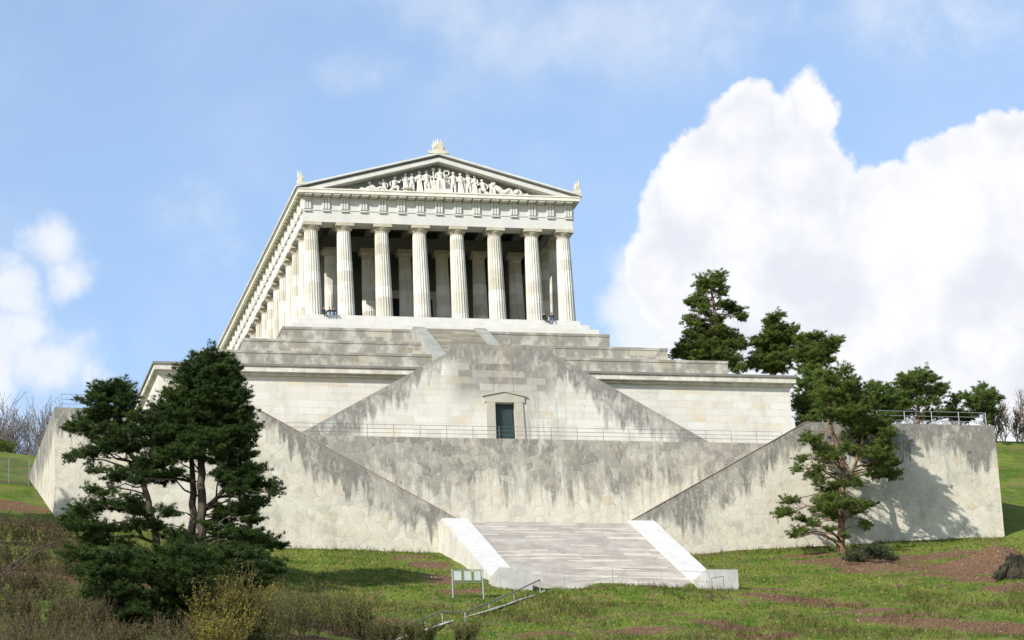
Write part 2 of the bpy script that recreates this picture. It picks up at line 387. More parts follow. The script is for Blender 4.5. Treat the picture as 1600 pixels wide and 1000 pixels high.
DIRT = [  # pixel x, y, radius along x (m), radius along y (m), strength
    (1170, 922, 4, 1.3, 1), (1210, 932, 4, 1.2, .9), (1250, 940, 4, 1.2, 1), (1300, 946, 4, 1.3, 1), (1350, 955, 4, 1.5, 1), (1400, 962, 4, 1.6, 1), (1450, 970, 4, 1.6, 1), (1500, 975, 5, 1.7, 1), (1550, 980, 5, 2, 1), (1600, 985, 5, 2, 1),
    (1380, 968, 3.5, 1.6, .8), (1290, 875, 4, 1.6, 1), (1330, 878, 5, 2, 1), (1380, 880, 6, 2.5, 1), (1430, 872, 4, 2, 1), (1480, 868, 4, 2, 1), (1520, 875, 5, 3, 1), (1560, 880, 5, 4, 1.1), (1590, 870, 5, 4, 1.1), (1540, 905, 5, 2, .9), (1600, 915, 5, 2.5, 1),
    (1160, 985, 4, 2, .8), (1200, 995, 4, 2, .8), (1450, 945, 4, .8, .35), (1440, 915, 6, .8, .45),
    (540, 985, 5, 3, 1), (580, 972, 4, 2.5, 1), (610, 985, 3, 2, .9), (500, 1000, 5, 2, 1), (640, 870, 3, 1.3, .8), (670, 882, 2.5, 2.5, .9), (690, 905, 2.2, 3, 1), (720, 925, 2.5, 2, .9),
    (745, 975, 3, .8, .8), (790, 965, 3, .8, .6), (20, 790, 5, 4, .8), (40, 820, 4, 4, .8), (1000, 985, 5, 2.5, .7), (860, 990, 5, 2, .6), (930, 965, 4, 1.6, .5), (1060, 960, 4, 1.6, .55), (1120, 975, 4, 2, .7), (1260, 868, 4, 1.6, .7), (1350, 892, 5, 1.4, .7), (1440, 888, 5, 2, .85), (1500, 895, 5, 2.4, .9), (1250, 900, 4, 1, .45), (1380, 920, 5, 1, .5), (1540, 945, 5, 1.5, .6), (1300, 985, 4, 1.5, .5), (680, 945, 3, .8, .6), (1110, 868, 2, 1.2, .7), (1140, 880, 2, .8, .6), (120, 900, 12, 6, .8), (250, 990, 10, 4, .5)]
Dm = np.zeros_like(X)
for (px, py, a, b_, s_) in DIRT:
    g = ground(px, py); Dm = np.maximum(Dm, s_*np.exp(-(((X-g[0])/a)**2+((Y-g[1])/b_)**2)))
def dirt_at(x, y):
    out = np.zeros_like(x)
    for (gx_, gy_, a, b_, s_) in DG: out = np.maximum(out, s_*np.exp(-(((x-gx_)/a)**2+((y-gy_)/b_)**2)))
    return out
DG = [(ground(px, py)[0], ground(px, py)[1], a, b_, s_) for (px, py, a, b_, s_) in DIRT]
def groundcol(t, p, dirt):
    n = t.noise(p, .22, 5, .6); n2 = t.noise(p, 1.1, 6, .7); n3 = t.noise(p, 6., 4, .7)
    c = t.mix(t.ss(n, .38, .62), (.055, .110, .010), (.130, .175, .026))
    c = t.mix(t.m('MULTIPLY', t.ss(n2, .47, .68), .62), c, (.20, .17, .065))
    c = t.mix(t.m('MULTIPLY', t.ss(n3, .5, .8), .5), c, (.035, .06, .008))
    c = t.mix(t.m('MULTIPLY', t.ss(t.noise(p, .5, 6, .7), .51, .60), .62), c, (.165, .115, .062))
    dd = t.ss(t.m('ADD', dirt, t.m('MULTIPLY', t.m('SUBTRACT', t.noise(p, .8, 6, .7), .5), 1.2)), .34, .56)
    e = t.mix(t.ss(n3, .35, .75), (.095, .052, .029), (.24, .150, .092))
    e = t.mix(t.ss(n2, .62, .72), e, (.30, .23, .16))
    return t.mix(dd, c, e), n3
mt, t, b = mat('hillside_grass', .95, .1)
p, x, y, z = t.pos(); at_ = t.n('ShaderNodeAttribute', attribute_name='dirt')
c, n3 = groundcol(t, p, at_.outputs['Fac'])
t.put(b.inputs['Base Color'], c); bump(t, b, t.m('ADD', n3, t.m('MULTIPLY', t.noise(p, 1.6, 5, .7), 2.)), .8, .16)
M['ground'] = mt
ter = npmesh('ground', V, F, M['ground'], smooth=True)
ter['kind'] = 'structure'; ter['label'] = 'sloping hillside of spring grass with bare earth patches'
at1 = ter.data.attributes.new('dirt', 'FLOAT', 'POINT'); at1.data.foreach_set('value', Dm.ravel().astype(np.float32))
# ------------------------------------------------------------------ greek temple
fx = [-14.42, -10.74, -6.444, -2.148, 2.148, 6.444, 10.74, 14.42]
fy = [0, 3.68]+[3.68+4.296*k for k in range(1, 15)]+[3.68+4.296*14+3.68]
YB = fy[-1]
TL = (0, 33.75, 0)
T = thing('greek_temple', TL, 'white marble temple with fluted columns and carved pediment on top of the terraces', 'temple')
def rel(x, y, z): return (x-TL[0], y-TL[1], z-TL[2])
for (hw, y0, z0, z1) in ((15.55, -1.15, -.67, 0), (16.45, -1.75, -1.35, -.67), (17.35, -2.35, -2.02, -1.35)):
    MB().box(-hw, hw, y0, YB-y0, z0, z1).build('step', M['marb_w'], T)
HS = 10.0; HC = 10.9
def shaft_mesh():
    mb = MB(); nf = 20; seg = 4; k = nf*seg; rings = 14; vs = []
    for i in range(rings+1):
        h = i/rings; r_ = .965-.215*h-.03*h*(h-1)*-1.0*0+.02*math.sin(math.pi*h)
        for j in range(k):
            fl = math.sin(math.pi*(j % seg)/seg); q = r_-.075*fl
            w = 2*math.pi*j/k; vs.append((q*math.cos(w), q*math.sin(w), HS*h))
    fs = [(i*k+j, i*k+(j+1) % k, (i+1)*k+(j+1) % k, (i+1)*k+j) for i in range(rings) for j in range(k)]
    mb.add(vs, fs+[tuple(range(rings*k, (rings+1)*k))]); return mb
def cap_mesh():
    mb = MB(); mb.lathe([(.73, HS), (.76, HS+.08), (.73, HS+.11), (.80, HS+.2), (.95, HS+.38), (1.0, HS+.5), (.97, HS+.535)], 28)
    mb.box(-1.04, 1.04, -1.04, 1.04, HS+.53, HC); return mb
col0 = shaft_mesh().build('column', M['colm'], T, local=True); cap0 = cap_mesh().build('capital', M['cap'], col0, local=True)
first = True
def column(x, y, h0=0, sc_=1):
    global first
    if first: o = col0; first = False
    else:
        o = col0.copy(); col.objects.link(o); o.parent = T
        c_ = cap0.copy(); col.objects.link(c_); c_.parent = o
    o.location = rel(x, y, h0); o.rotation_euler.z = random.choice([0, math.pi/2, math.pi, -math.pi/2]) ; o.scale = (sc_, sc_, 1)
for xx in fx: column(xx, 0)
for yy in fy[1:]:
    column(-14.42, yy); column(14.42, yy)
for xx in fx[1:-1]: column(xx, 8.2, 0, .93)
for xx in fx[1:-1]: column(xx, YB)
# entablature: ring beams butted end to end
def ring(name, hw, yf, th, z0, z1, m_):
    mb = MB()
    mb.box(-hw, hw, yf, yf+th, z0, z1); mb.box(-hw, hw, YB-yf-th, YB-yf, z0, z1)
    mb.box(-hw, -hw+th, yf+th, YB-yf-th, z0, z1); mb.box(hw-th, hw, yf+th, YB-yf-th, z0, z1)
    return mb.build(name, m_, T)
ring('architrave', 15.4, -.98, 1.9, HC, 12.25, M['marb_w'])
ring('taenia', 15.47, -1.05, 1.0, 12.25, 12.38, M['marb_w'])
ring('frieze', 15.36, -.94, 1.2, 12.38, 13.98, M['marb_w'])
def trig(ax):
    mb = MB(); w = .43
    # plate with three ribs, plus the small bar below the band
    def bx(a0, a1, d0, d1, z0, z1):
        if ax == 'f': mb.box(a0, a1, -d1, -d0, z0, z1)
        else: mb.box(-d1, -d0, a0, a1, z0, z1)
    bx(-w, w, -.02, .04, 0, 1.35)
    for k in (-1, 0, 1): bx(k*.305-.11, k*.305+.11, .04, .22, 0, 1.22)
    bx(-w, w, .04, .24, 1.22, 1.35); bx(-w, w, .11, .24, -.28, -.14)
    return mb
tf = trig('f').build('triglyph', M['marb_w'], T, local=True); ts_ = trig('s').build('triglyph', M['marb_w'], T, local=True)
used = set()
def put(o, loc, rz=0):
    if o in used:
        c_ = o.copy(); col.objects.link(c_); c_.parent = T
    else: c_ = o; used.add(o)
    c_.location = rel(*loc); c_.rotation_euler.z = rz
tx = [-14.93, -12.83]+[-10.74+2.148*k for k in range(11)]+[12.83, 14.93]
for xx in tx: put(tf, (xx, -.94, 12.38))
tys = [-.51, 1.6]+[3.68+2.148*k for k in range(29)]+[YB-1.6, YB+.51]
for yy in tys:
    put(ts_, (-15.36, yy, 12.38)); put(ts_, (15.36, yy, 12.38), math.pi)
GH, GY, GB, GT = 16.1, -2.05, 13.95, 14.46
mf = MB().box(-.40, .40, GY+.12, -1.0, -.16, 0); mf = mf.build('mutule', M['geis'], T, local=True)
for k in range(29): put(mf, (-14.9+29.8*k/28, 0, GB-.002))
msd = MB().box(-.6, .0, -.40, .40, -.16, 0).build('mutule', M['sof'], T, local=True)
for k in range(61): put(msd, (-15.42, -.5+1.137*k, GB-.002))
# horizontal cornice
mb = MB(); mb.box(-GH, GH, GY, .6, GB, GT); mb.box(-GH, GH, YB-.6, YB-GY, GB, GT); mb.box(-GH, -GH+1.6, .6, YB-.6, GB, GT); mb.box(GH-1.6, GH, .6, YB-.6, GB, GT)
mb.box(-GH-.07, GH+.07, GY-.07, GY, GT-.13, GT+.02)
mb.box(-GH-.07, -GH, GY, YB+2.3, GT-.13, GT+.02); mb.box(GH, GH+.07, GY, YB+2.3, GT-.13, GT+.02)
mb.build('cornice', M['geis'], T)
AP = 19.15; RS = (AP-GT-.28)/(GH+.15)
def rake(off0, off1, y0, y1, name, m_, ext=0.0):
    mb = MB()
    for s in (-1, 1):
        e = GH+.15+ext; z_e = GT+.28-ext*RS
        mb.prism([(0, AP-off0), (s*e, z_e-off0), (s*e, z_e-off1), (0, AP-off1)], y0, y1, 'y')
    return mb.build(name, m_, T)
rake(.50, .98, GY+.05, .6, 'raking_cornice', M['marb_w'], -.7)
rake(.22, .50, GY+.28, .6, 'raking_moulding', M['tymp'], -.4)  # grey colour paints the shadow band under the projecting roof edge
rake(-.0, .22, GY-.22, YB+2.5, 'roof_edge', M['sima'], .1)
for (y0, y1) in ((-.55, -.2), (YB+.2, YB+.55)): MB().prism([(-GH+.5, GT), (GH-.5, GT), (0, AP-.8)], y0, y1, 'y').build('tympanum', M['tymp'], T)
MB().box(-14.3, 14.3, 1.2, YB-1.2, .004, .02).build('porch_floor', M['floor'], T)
mb = MB()
for s in (-1, 1): mb.prism([(s*.0, AP+.02), (s*(GH+.28), GT+.24), (s*(GH+.28), GT+.3), (0, AP+.1)], .7, YB-.7, 'y')
mb.build('roof', M['sima'], T)
# eaves gutter along the flanks
mb = MB()
for s in (-1, 1):
    x0, x1 = sorted((s*(GH+.07), s*(GH+.24)))
    mb.box(x0, x1, -.2, YB+.2, GT+.03, GT+.30)
mb.build('gutter', M['marb_w'], T)
# cella with portal, inner beams and ceiling
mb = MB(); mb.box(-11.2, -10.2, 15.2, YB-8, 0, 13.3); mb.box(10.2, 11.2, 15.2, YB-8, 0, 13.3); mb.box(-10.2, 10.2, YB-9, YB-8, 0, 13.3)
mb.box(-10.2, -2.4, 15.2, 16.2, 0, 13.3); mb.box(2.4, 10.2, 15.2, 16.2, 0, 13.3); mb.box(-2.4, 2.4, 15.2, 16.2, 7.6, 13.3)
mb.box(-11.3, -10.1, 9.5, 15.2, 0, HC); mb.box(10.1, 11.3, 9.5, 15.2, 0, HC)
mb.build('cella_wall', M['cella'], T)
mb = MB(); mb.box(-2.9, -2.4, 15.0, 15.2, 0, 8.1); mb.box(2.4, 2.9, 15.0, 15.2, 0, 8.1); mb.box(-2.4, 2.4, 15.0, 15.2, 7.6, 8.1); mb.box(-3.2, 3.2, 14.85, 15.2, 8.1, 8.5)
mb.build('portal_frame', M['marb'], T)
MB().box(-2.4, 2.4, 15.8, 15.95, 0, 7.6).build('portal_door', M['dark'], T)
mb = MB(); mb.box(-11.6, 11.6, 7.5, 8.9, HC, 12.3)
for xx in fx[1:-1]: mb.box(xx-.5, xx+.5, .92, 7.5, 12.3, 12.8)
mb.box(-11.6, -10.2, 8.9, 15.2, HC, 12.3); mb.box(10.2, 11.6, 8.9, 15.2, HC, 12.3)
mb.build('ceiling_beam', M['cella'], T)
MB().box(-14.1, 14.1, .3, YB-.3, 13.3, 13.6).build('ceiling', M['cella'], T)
# ---- pediment sculptures
def limb(mb, a, b, r0, r1, k=7): mb.tube([a, ((a[0]+b[0])/2, (a[1]+b[1])/2, (a[2]+b[2])/2), b], [r0, (r0+r1)/2*1.06, r1], k)
def figure(kind, h, flip=1, arm=None):
    """statue standing at the origin, h metres tall"""
    mb = MB(); s = h/7.5; f = flip
    def P(x, y, z): return (x*f*s, y*s, z*s)
    if kind == 'draped':
        mb.lathe([(1.05*s, 0), (.95*s, .8*s), (.72*s, 3*s), (.80*s, 4.2*s), (.62*s, 4.9*s), (.82*s, 5.9*s), (.5*s, 6.3*s), (.24*s, 6.5*s)], 12)
        for q in range(5): limb(mb, P(-.8+.4*q, -.7, 0), P(-.4+.2*q, -.6, 3.8), .16*s, .1*s, 5)
        limb(mb, P(-.8, 0, 6.0), P(-1.05, -.4, 4.7), .24*s, .19*s); limb(mb, P(-1.05, -.4, 4.7), P(-.3, -.9, 4.2), .19*s, .14*s)
        limb(mb, P(.8, 0, 6.0), P(1.1, -.3, 4.8), .24*s, .19*s); limb(mb, P(1.1, -.3, 4.8), P(.4, -.9, 4.9), .19*s, .14*s)
    elif kind == 'hero':
        limb(mb, P(-.45, 0, 0), P(-.4, -.1, 2), .26*s, .34*s); limb(mb, P(-.4, -.1, 2), P(-.35, 0, 3.9), .36*s, .46*s)
        limb(mb, P(.75, -.1, 0), P(.6, -.4, 2), .26*s, .34*s); limb(mb, P(.6, -.4, 2), P(.35, 0, 3.9), .36*s, .46*s)
        mb.lathe([(.62*s, 3.3*s), (.68*s, 3.9*s), (.58*s, 4.7*s), (.82*s, 5.7*s), (.6*s, 6.2*s), (.24*s, 6.5*s)], 12)
        limb(mb, P(-.75, 0, 6.0), P(-1.3, -.2, 4.9), .26*s, .2*s); limb(mb, P(-1.3, -.2, 4.9), P(-.7, -.7, 4.2), .2*s, .15*s)
        limb(mb, P(.75, 0, 6.0), P(1.35, -.2, 5.2), .26*s, .2*s); limb(mb, P(1.35, -.2, 5.2), P(1.9, -.4, 6.0), .2*s, .15*s)
        mb.tube([P(1.0, .3, 6.0), P(1.3, .35, 3.5), P(1.2, .3, .8)], [.3*s, .42*s, .5*s], 7)      # cloak
    elif kind == 'seated':
        mb.lathe([(.7*s, 2.2*s), (.75*s, 3*s), (.62*s, 3.8*s), (.84*s, 4.9*s), (.55*s, 5.4*s), (.24*s, 5.6*s)], 12)
        for q in (-1, 1):
            limb(mb, P(.4*q, 0, 2.6), P(.7*q, -1.5, 2.7), .48*s, .4*s); limb(mb, P(.7*q, -1.5, 2.7), P(.75*q, -1.6, .1), .42*s, .3*s)
            limb(mb, P(.8*q, 0, 5.1), P(1.25*q, -.3, 3.9), .26*s, .2*s); limb(mb, P(1.25*q, -.3, 3.9), P(.7*q, -1.1, 3.3), .2*s, .15*s)
        mb.box(-1.0*s, 1.0*s, -.9*s, .9*s, 0, 2.2*s)
        for q in range(4): limb(mb, P(-.6+.4*q, -1.5, 2.6), P(-.5+.35*q, -1.4, .2), .2*s, .15*s, 5)
    elif kind == 'crouch':
        mb.tube([P(-.2, 0, 1.6), P(.1, -.1, 2.6), P(.3, -.1, 3.9), P(.35, 0, 4.5)], [.62*s, .58*s, .78*s, .4*s], 9)
        limb(mb, P(-.2, 0, 1.7), P(1.3, -.5, 2.2), .5*s, .38*s); limb(mb, P(1.3, -.5, 2.2), P(1.1, -.5, 0.1), .36*s, .24*s)
        limb(mb, P(-.2, .1, 1.6), P(-1.3, -.3, .5), .48*s, .38*s); limb(mb, P(-1.3, -.3, .5), P(-2.2, -.2, .3), .34*s, .24*s)
        limb(mb, P(-.2, 0, 4.2), P(-1.1, -.4, 3.4), .25*s, .2*s); limb(mb, P(-1.1, -.4, 3.4), P(-.9, -.6, 2.2), .2*s, .15*s)
        limb(mb, P(.9, 0, 4.2), P(1.6, -.5, 3.4), .25*s, .2*s); limb(mb, P(1.6, -.5, 3.4), P(2.0, -.5, 4.4), .2*s, .15*s)
    elif kind == 'reclining':
        mb.tube([P(-2.6, 0, .5), P(-.8, -.1, .9), P(.2, -.1, 1.0), P(1.1, -.1, 1.7), P(1.7, 0, 2.5)], [.3*s, .5*s, .62*s, .74*s, .4*s], 9)
        limb(mb, P(0, -.4, .9), P(-1.3, -.5, 1.7), .5*s, .38*s); limb(mb, P(-1.3, -.5, 1.7), P(-2.2, -.4, .3), .36*s, .24*s)
        limb(mb, P(1.7, -.3, 2.2), P(2.3, -.5, 1.2), .25*s, .2*s); limb(mb, P(2.3, -.5, 1.2), P(1.7, -.7, .4), .2*s, .15*s)
        limb(mb, P(-2.2, 0, .5), P(-4., 0, .25), .32*s, .2*s)
    hd = {'draped': P(0, -.1, 7), 'hero': P(0, -.1, 7), 'seated': P(0, -.1, 6.1), 'crouch': P(.45, -.1, 5.1), 'reclining': P(1.95, -.1, 3.1)}[kind]
    mb.ball(hd, .5*s, 10, 0, (.82, .95, 1.1))
    if arm == 'wreath':
        a0 = P(1.9, -.4, 6.0); mb.tube([(a0[0]+.28*math.cos(w), a0[1], a0[2]+.36+.28*math.sin(w)) for w in np.linspace(0, 6.283, 11)], .075, 5)
    if arm == 'spear': mb.tube([P(1.9, -.4, .1), P(1.9, -.4, 8.0)], .07, 5); mb.ball(P(1.9, -.4, 7.9), .2, 6)
    if arm == 'shield': mb.lathe([(.02, -.06), (.55, -.03), (.6, .04), (.3, .12)], 14, P(1.7, -.3, 1.6))
    return mb
FIG = [  # x px, head-top py, base py, kind, flip, extra
    (551, 285, 289.5, 'reclining', -1, None), (570, 281, 290.5, 'reclining', 1, None), (588, 279, 291, 'reclining', -1, None),
    (601, 272, 292, 'crouch', -1, None), (615, 268, 292.5, 'crouch', 1, None), (634, 263, 293, 'draped', 1, None), (644, 263, 293, 'hero', -1, 'shield'),
    (656, 260, 293.5, 'draped', -1, None), (667, 259.5, 294, 'hero', 1, 'spear'),
    (688, 254, 288, 'seated', 1, None), (679, 270, 295, 'draped', 1, None), (698, 270, 295, 'draped', -1, None),
    (709, 261.5, 295.5, 'hero', -1, 'wreath'), (720, 263, 296, 'draped', 1, 'spear'), (733, 265, 297, 'hero', -1, None), (742, 267, 297, 'draped', -1, None),
    (756, 273, 298, 'crouch', -1, None), (769, 275.5, 298.5, 'seated', 1, None), (787, 283, 299.5, 'reclining', -1, None), (801, 287, 300, 'reclining', 1, None), (819, 293, 301, 'reclining', -1, None)]
for (px, pt, pb, kd, fl, arm) in FIG:
    q = at(px, pb, -1.2); sc1 = ppm(0, 14)
    h = (pb-pt)/sc1*1.13; hh = {'draped': 1, 'hero': 1, 'seated': 7.5/6.6, 'crouch': 7.5/5.6, 'reclining': 7.5/2.7}[kd]
    base = GT+.02 if kd != 'seated' or px > 700 else GT+.45
    mbf = figure(kd, h*hh, fl, arm); mbf.v = [(a*1.12+q[0], b_*.8-1.2, c_+base) for a, b_, c_ in mbf.v]
    mbf.build('statue', M['marb'], T, smooth=False)
MB().box(-1.5, 1.5, -2.0, -.6, GT+.02, GT+.45).build('plinth', M['marb'], T)
# ---- acroteria
def palmette(c, h, w, half=0):
    mb = MB(); n = 9
    for i in range(n):
        a = (i/(n-1)-.5)*2.5
        if half and a*half < -.25: continue
        L = h*(.95-.28*abs(a)/1.25)
        p0 = Vector((c[0]+math.sin(a)*.12*w, c[1], c[2]+.22*h)); p2 = Vector((c[0]+math.sin(a)*L*.62*(w/h), c[1], c[2]+.22*h+math.cos(a)*L*.8))
        p1 = (p0+p2)/2+Vector((0, -.05, .05))
        mb.tube([p0, p1, p2], [.05, .13*w/2, .06], 6)
    for s in ((-1, 1) if not half else (half,)):
        for (dx, dz, rad) in ((.28, .18, .2), (.52, .06, .15)):
            cx, cz = c[0]+s*dx*w, c[2]+dz*h+.08
            mb.tube([(cx+rad*w*.5*(1-k/14)*math.cos(s*k*.75), c[1]-.03, cz+rad*w*.5*(1-k/14)*math.sin(k*.75)) for k in range(14)], .06, 5)
    mb.prism([(c[0]-(w*.6 if half >= 0 and not half else .15 if half > 0 else w*.55), c[2]), (c[0]+(w*.6 if not half else w*.55 if half > 0 else .15), c[2]), (c[0]+.1*w, c[2]+.3*h), (c[0]-.1*w, c[2]+.3*h)], c[1]-.1, c[1]+.22, 'y')
    return mb
palmette((0, -2.2, AP-.12), 1.85, 2.0).build('acroterion', M['acro'], T)
palmette((-16.05, -2.2, GT+.3), 1.7, 1.7, 1).build('acroterion', M['acro'], T)
palmette((16.05, -2.2, GT+.3), 1.7, 1.7, -1).build('acroterion', M['acro'], T)
# ------------------------------------------------------------------ stepped terrace
TT = thing('stepped_terrace', (0, 33, -11.2), 'three giant weathered stone steps carrying the temple', 'terrace')
for (hw, yf, z0, z1) in ((18.4, -2.78, -5.06, -2.03), (23.6, -7.6, -7.98, -5.06), (28.9, -12.5, -11.22, -7.98)):
    mb = MB()
    # tiers stop against the central flight
    mb.box(-hw, hw, yf, YB-yf, z0, z1-.3)
    o = mb.build('tier', M['ash_tier'], TT)
    MB().box(-hw-.06, hw+.06, yf-.06, YB-yf+.06, z1-.3, z1).build('coping', M['ash_tier'], TT)
# ------------------------------------------------------------------ podium
PD = thing('podium', (0, 34, -24.6), 'pale ashlar podium with projecting dark edged cornice below the stone steps', 'podium')
MB().box(-34.2, 34.2, -17.2, 88, -26, -12.15).build('wall', M['ash_pod'], PD)
mb = MB(); mb.box(-34.35, 34.35, -17.5, 88.2, -12.3, -12.05); mb.box(-34.7, 34.7, -18.05, 88.5, -12.05, -11.5)
mb.build('cornice', M['corn'], PD)
MB().box(-34.85, 34.85, -18.2, 88.6, -11.5, -11.24).build('coping', M['copd'], PD)
# ------------------------------------------------------------------ upper staircase (double flight wall, door, central flight)
US = thing('double_staircase', (0, -24, -24.6), 'grey stained staircase wall with sloping sides and green door in the middle', 'staircase')
SL = .57; bot = -25.9
zt = lambda x: -12.45-SL*(abs(x)-5.46)
mb = MB()
mb.prism([(-1.02, -11.62), (-5.45, -11.62), (-5.45, -12.45), (-29.0, zt(29.0)), (-29.0, bot), (-1.12, bot), (-1.12, -24.6)], -27.5, -26.6)
mb.prism([(1.02, -11.62), (5.45, -11.62), (5.45, -12.45), (29.0, zt(29.0)), (29.0, bot), (1.12, bot), (1.12, -24.6)], -27.5, -26.6)
mb.box(-1.02, 1.02, -27.5, -26.6, -17.85, -11.62)
mb.build('wall', M['ash_stair'], US)
mb = MB()
for s in (-1, 1):
    mb.prism([(s*5.2, -13.2), (s*26.5, -25.3), (s*26.5, bot), (s*5.2, bot)], -26.6, -22.2)
mb.box(-5.2, 5.2, -26.0, -21.5, bot, -12.75)
mb.build('side_flight', M['up_steps'], US)
mb = MB()
for s in (-1, 1):
    mb.prism([(s*1.0, -17.85), (s*1.9, -17.85), (s*2.12, bot), (s*1.12, bot)], -27.66, -27.49)
mb.prism([(-2.1, -17.85), (-2.1, -17.25), (0, -16.75), (2.1, -17.25), (2.1, -17.85)], -27.68, -27.49)
mb.prism([(-2.3, -17.25), (-2.3, -17.1), (0, -16.58), (2.3, -17.1), (2.3, -17.25), (0, -16.75)], -27.80, -27.49)
mb.build('door_frame', flat('door_frame_stone', (.36, .34, .28), .85, 0, .22, 1.2), US)
mb = MB(); mb.box(-1.05, 1.05, -27.0, -26.9, -24.6, -17.9)
for xx in (-.98, -.06, .5): pass
for s in (-1, 1):
    for z0 in (-24.4, -22.3, -20.2):
        mb.box(min(s*.14, s*.9), max(s*.14, s*.9), -27.05, -27.0, z0, z0+1.85)
mb.build('door', M['door'], US)
# central flight with cheeks
c0 = lambda y: -2.65-.62*(-4.9-y)
mb = MB(); n = 60; y0, y1 = -21.2, -3.9
pts = []
for k in range(n+1):
    yy = y0+(y1-y0)*k/n; zz = c0(yy)-.28
    pts.append((yy, zz))
poly = []
for k in range(n):
    poly += [(pts[k][0], pts[k][1]), (pts[k][0], pts[k+1][1])]
poly += [(y1, pts[n][1]), (-2.36, pts[n][1]), (-2.36, -6), (-18.3, -15.5), (y0, -15.5)]
mb.prism(poly, -2.8, 2.8, 'x'); mb.build('flight', M['up_steps'], US)
for s in (-1, 1):
    a, b_ = sorted((s*2.8, s*4.1))
    MB().prism([(-22., c0(-22.)), (-3.9, c0(-3.9)), (-2.37, c0(-3.9)), (-2.37, -6), (-18.3, -15.8), (-22., -15.8)], a, b_, 'x').build('cheek_wall', M['up_cheek'], US)
# ------------------------------------------------------------------ polygonal retaining walls
RW = thing('retaining_wall', (0, -41, -37), 'huge retaining wall of irregular polygonal limestone blocks with sloping stair parapets', 'wall')
for s in (-1, 1):
    mb = MB()
    mb.prism([(s*47.6, -42), (s*47.6, -23.53), (s*27.9, -23.53), (s*27.4, -23.65), (s*8.37, -34.25), (s*8.37, -42)], -41.5, -40.7)
    a, b_ = sorted((s*47.6, s*46.8)); mb.box(a, b_, -40.7, -14, -42, -23.53)
    mb.build('front_wall', M['poly'], RW)
MB().box(-30, 30, -36.8, -36.0, -40, -24.45).build('rear_wall', M['poly_mid'], RW)
mb = MB()
for s in (-1, 1):
    a, b_ = sorted((s*30, s*46.8)); mb.box(a, b_, -40.7, -17.2, -27, -24.62)
mb.box(-30, 30, -36.0, -17.2, -27, -24.62); mb.build('terrace_floor', M['pier'], RW)
mb = MB()
for s in (-1, 1): mb.prism([(s*8.4, -34.8), (s*27.6, -24.65), (s*30, -24.65), (s*30, -38), (s*8.4, -38)], -40.7, -36.8)
mb.build('side_flight', M['low_steps'], RW)
# thin reddish coping along the sloping parapets
mt_c = flat('parapet_capping', (.33, .24, .19), .8, 0, .25, 1.)
mb = MB()
for s in (-1, 1):
    mb.prism([(s*27.9, -23.53), (s*27.4, -23.65), (s*8.37, -34.25), (s*8.37, -34.17), (s*27.4, -23.57), (s*27.9, -23.45)], -41.56, -40.65)
mb.build('capping', mt_c, RW)
# ------------------------------------------------------------------ lower staircase
LS = thing('broad_staircase', (0, -56, -46), 'broad straight stone flight between white sloping side walls', 'staircase')
n = 71; y1, z1 = -43.3, -34.78; run = .31; rise = .1705
poly = [(-36.8, z1), (y1, z1)]
for k in range(1, n+5): poly += [(y1-run*(k-1), z1-rise*k), (y1-run*k, z1-rise*k)]
yb = poly[-1][0]; poly += [(yb, -49.5), (-36.8, -49.5)]
MB().prism(poly[::-1], -8.1, 8.1, 'x').build('flight', M['low_steps'], LS)
for s in (-1, 1):
    a, b_ = sorted((s*8.1, s*10.6))
    MB().prism([(-41.5, -34.75), (-43.4, -34.75), (-63.8, -45.97), (-63.8, -52), (-41.5, -52)], a+.03, b_-.03, 'x').build('cheek_wall', M['ash_low'], LS)
    MB().prism([(-41.5, -34.5), (-43.4, -34.5), (-63.8, -45.72), (-63.8, -45.98), (-43.4, -34.76), (-41.5, -34.76)], a, b_, 'x').build('coping', M['white'], LS)
    a, b_ = sorted((s*8.1, s*11.1))
    MB().box(a, b_, -68., -63.8, -52, -45.7).build('pier', M['pier'], LS)
exec_later = []
# ------------------------------------------------------------------ railings
def railing(name, pts, h, label, cat='railing', rails=(1., .66, .33), rr_=.03, pr=.035, m_=None, posts=None, group=None):
    """posts and rails on a polyline of world base points"""
    base = pts[len(pts)//2]; o = thing(name, base, label, cat, group); m_ = m_ or M['metal']
    for rh in rails: MB().tube([(p[0], p[1], p[2]+h*rh) for p in pts], rr_, 5).build('rail', m_, o)
    for p in (posts or pts): MB().tube([(p[0], p[1], p[2]-.1), (p[0], p[1], p[2]+h)], pr, 5).build('post', m_, o)
    return o
px0, px1 = -24.0, 24.0
railing('metal_railing', [(x_, -36.75, -24.45) for x_ in np.linspace(-27, 26.5, 21)], 1.25, 'thin metal railing along the stained middle wall in front of the green door', m_=M['metal_d'], rr_=.02, pr=.028)
railing('metal_railing', [(x_, -41.1, -23.53) for x_ in np.linspace(29.5, 46.9, 7)], 1.45, 'grey metal railing on the right end of the retaining wall', rr_=.032, pr=.045)
railing('metal_railing', [(x_, -41.1, -23.53) for x_ in np.linspace(-46.9, -29.5, 7)], 1.45, 'thin railing on the left end of the retaining wall behind the pines', rr_=.03, pr=.04)
g = [ground(*q) for q in ((615, 1003), (664, 984), (691, 974), (726.6, 972), (764, 955), (803, 942), (841, 926))]
top = [(615, 986), (664, 966), (690.6, 955), (726.6, 957), (764, 942), (803, 925), (843, 906)]
hr = thing('handrail', g[3], 'sloping dark handrail beside the grassy path at the foot of the stairs', 'handrail')
tp = [at(q[0], q[1], gg[1]) for q, gg in zip(top, g)]
MB().tube([tuple(p) for p in tp], .055, 6).build('rail', M['metal_d'], hr)
for p, gg in zip(tp, g): MB().tube([(p[0], p[1], min(gg[2], p[2]-.9)-.2), tuple(p)], .05, 6).build('post', M['metal'], hr)
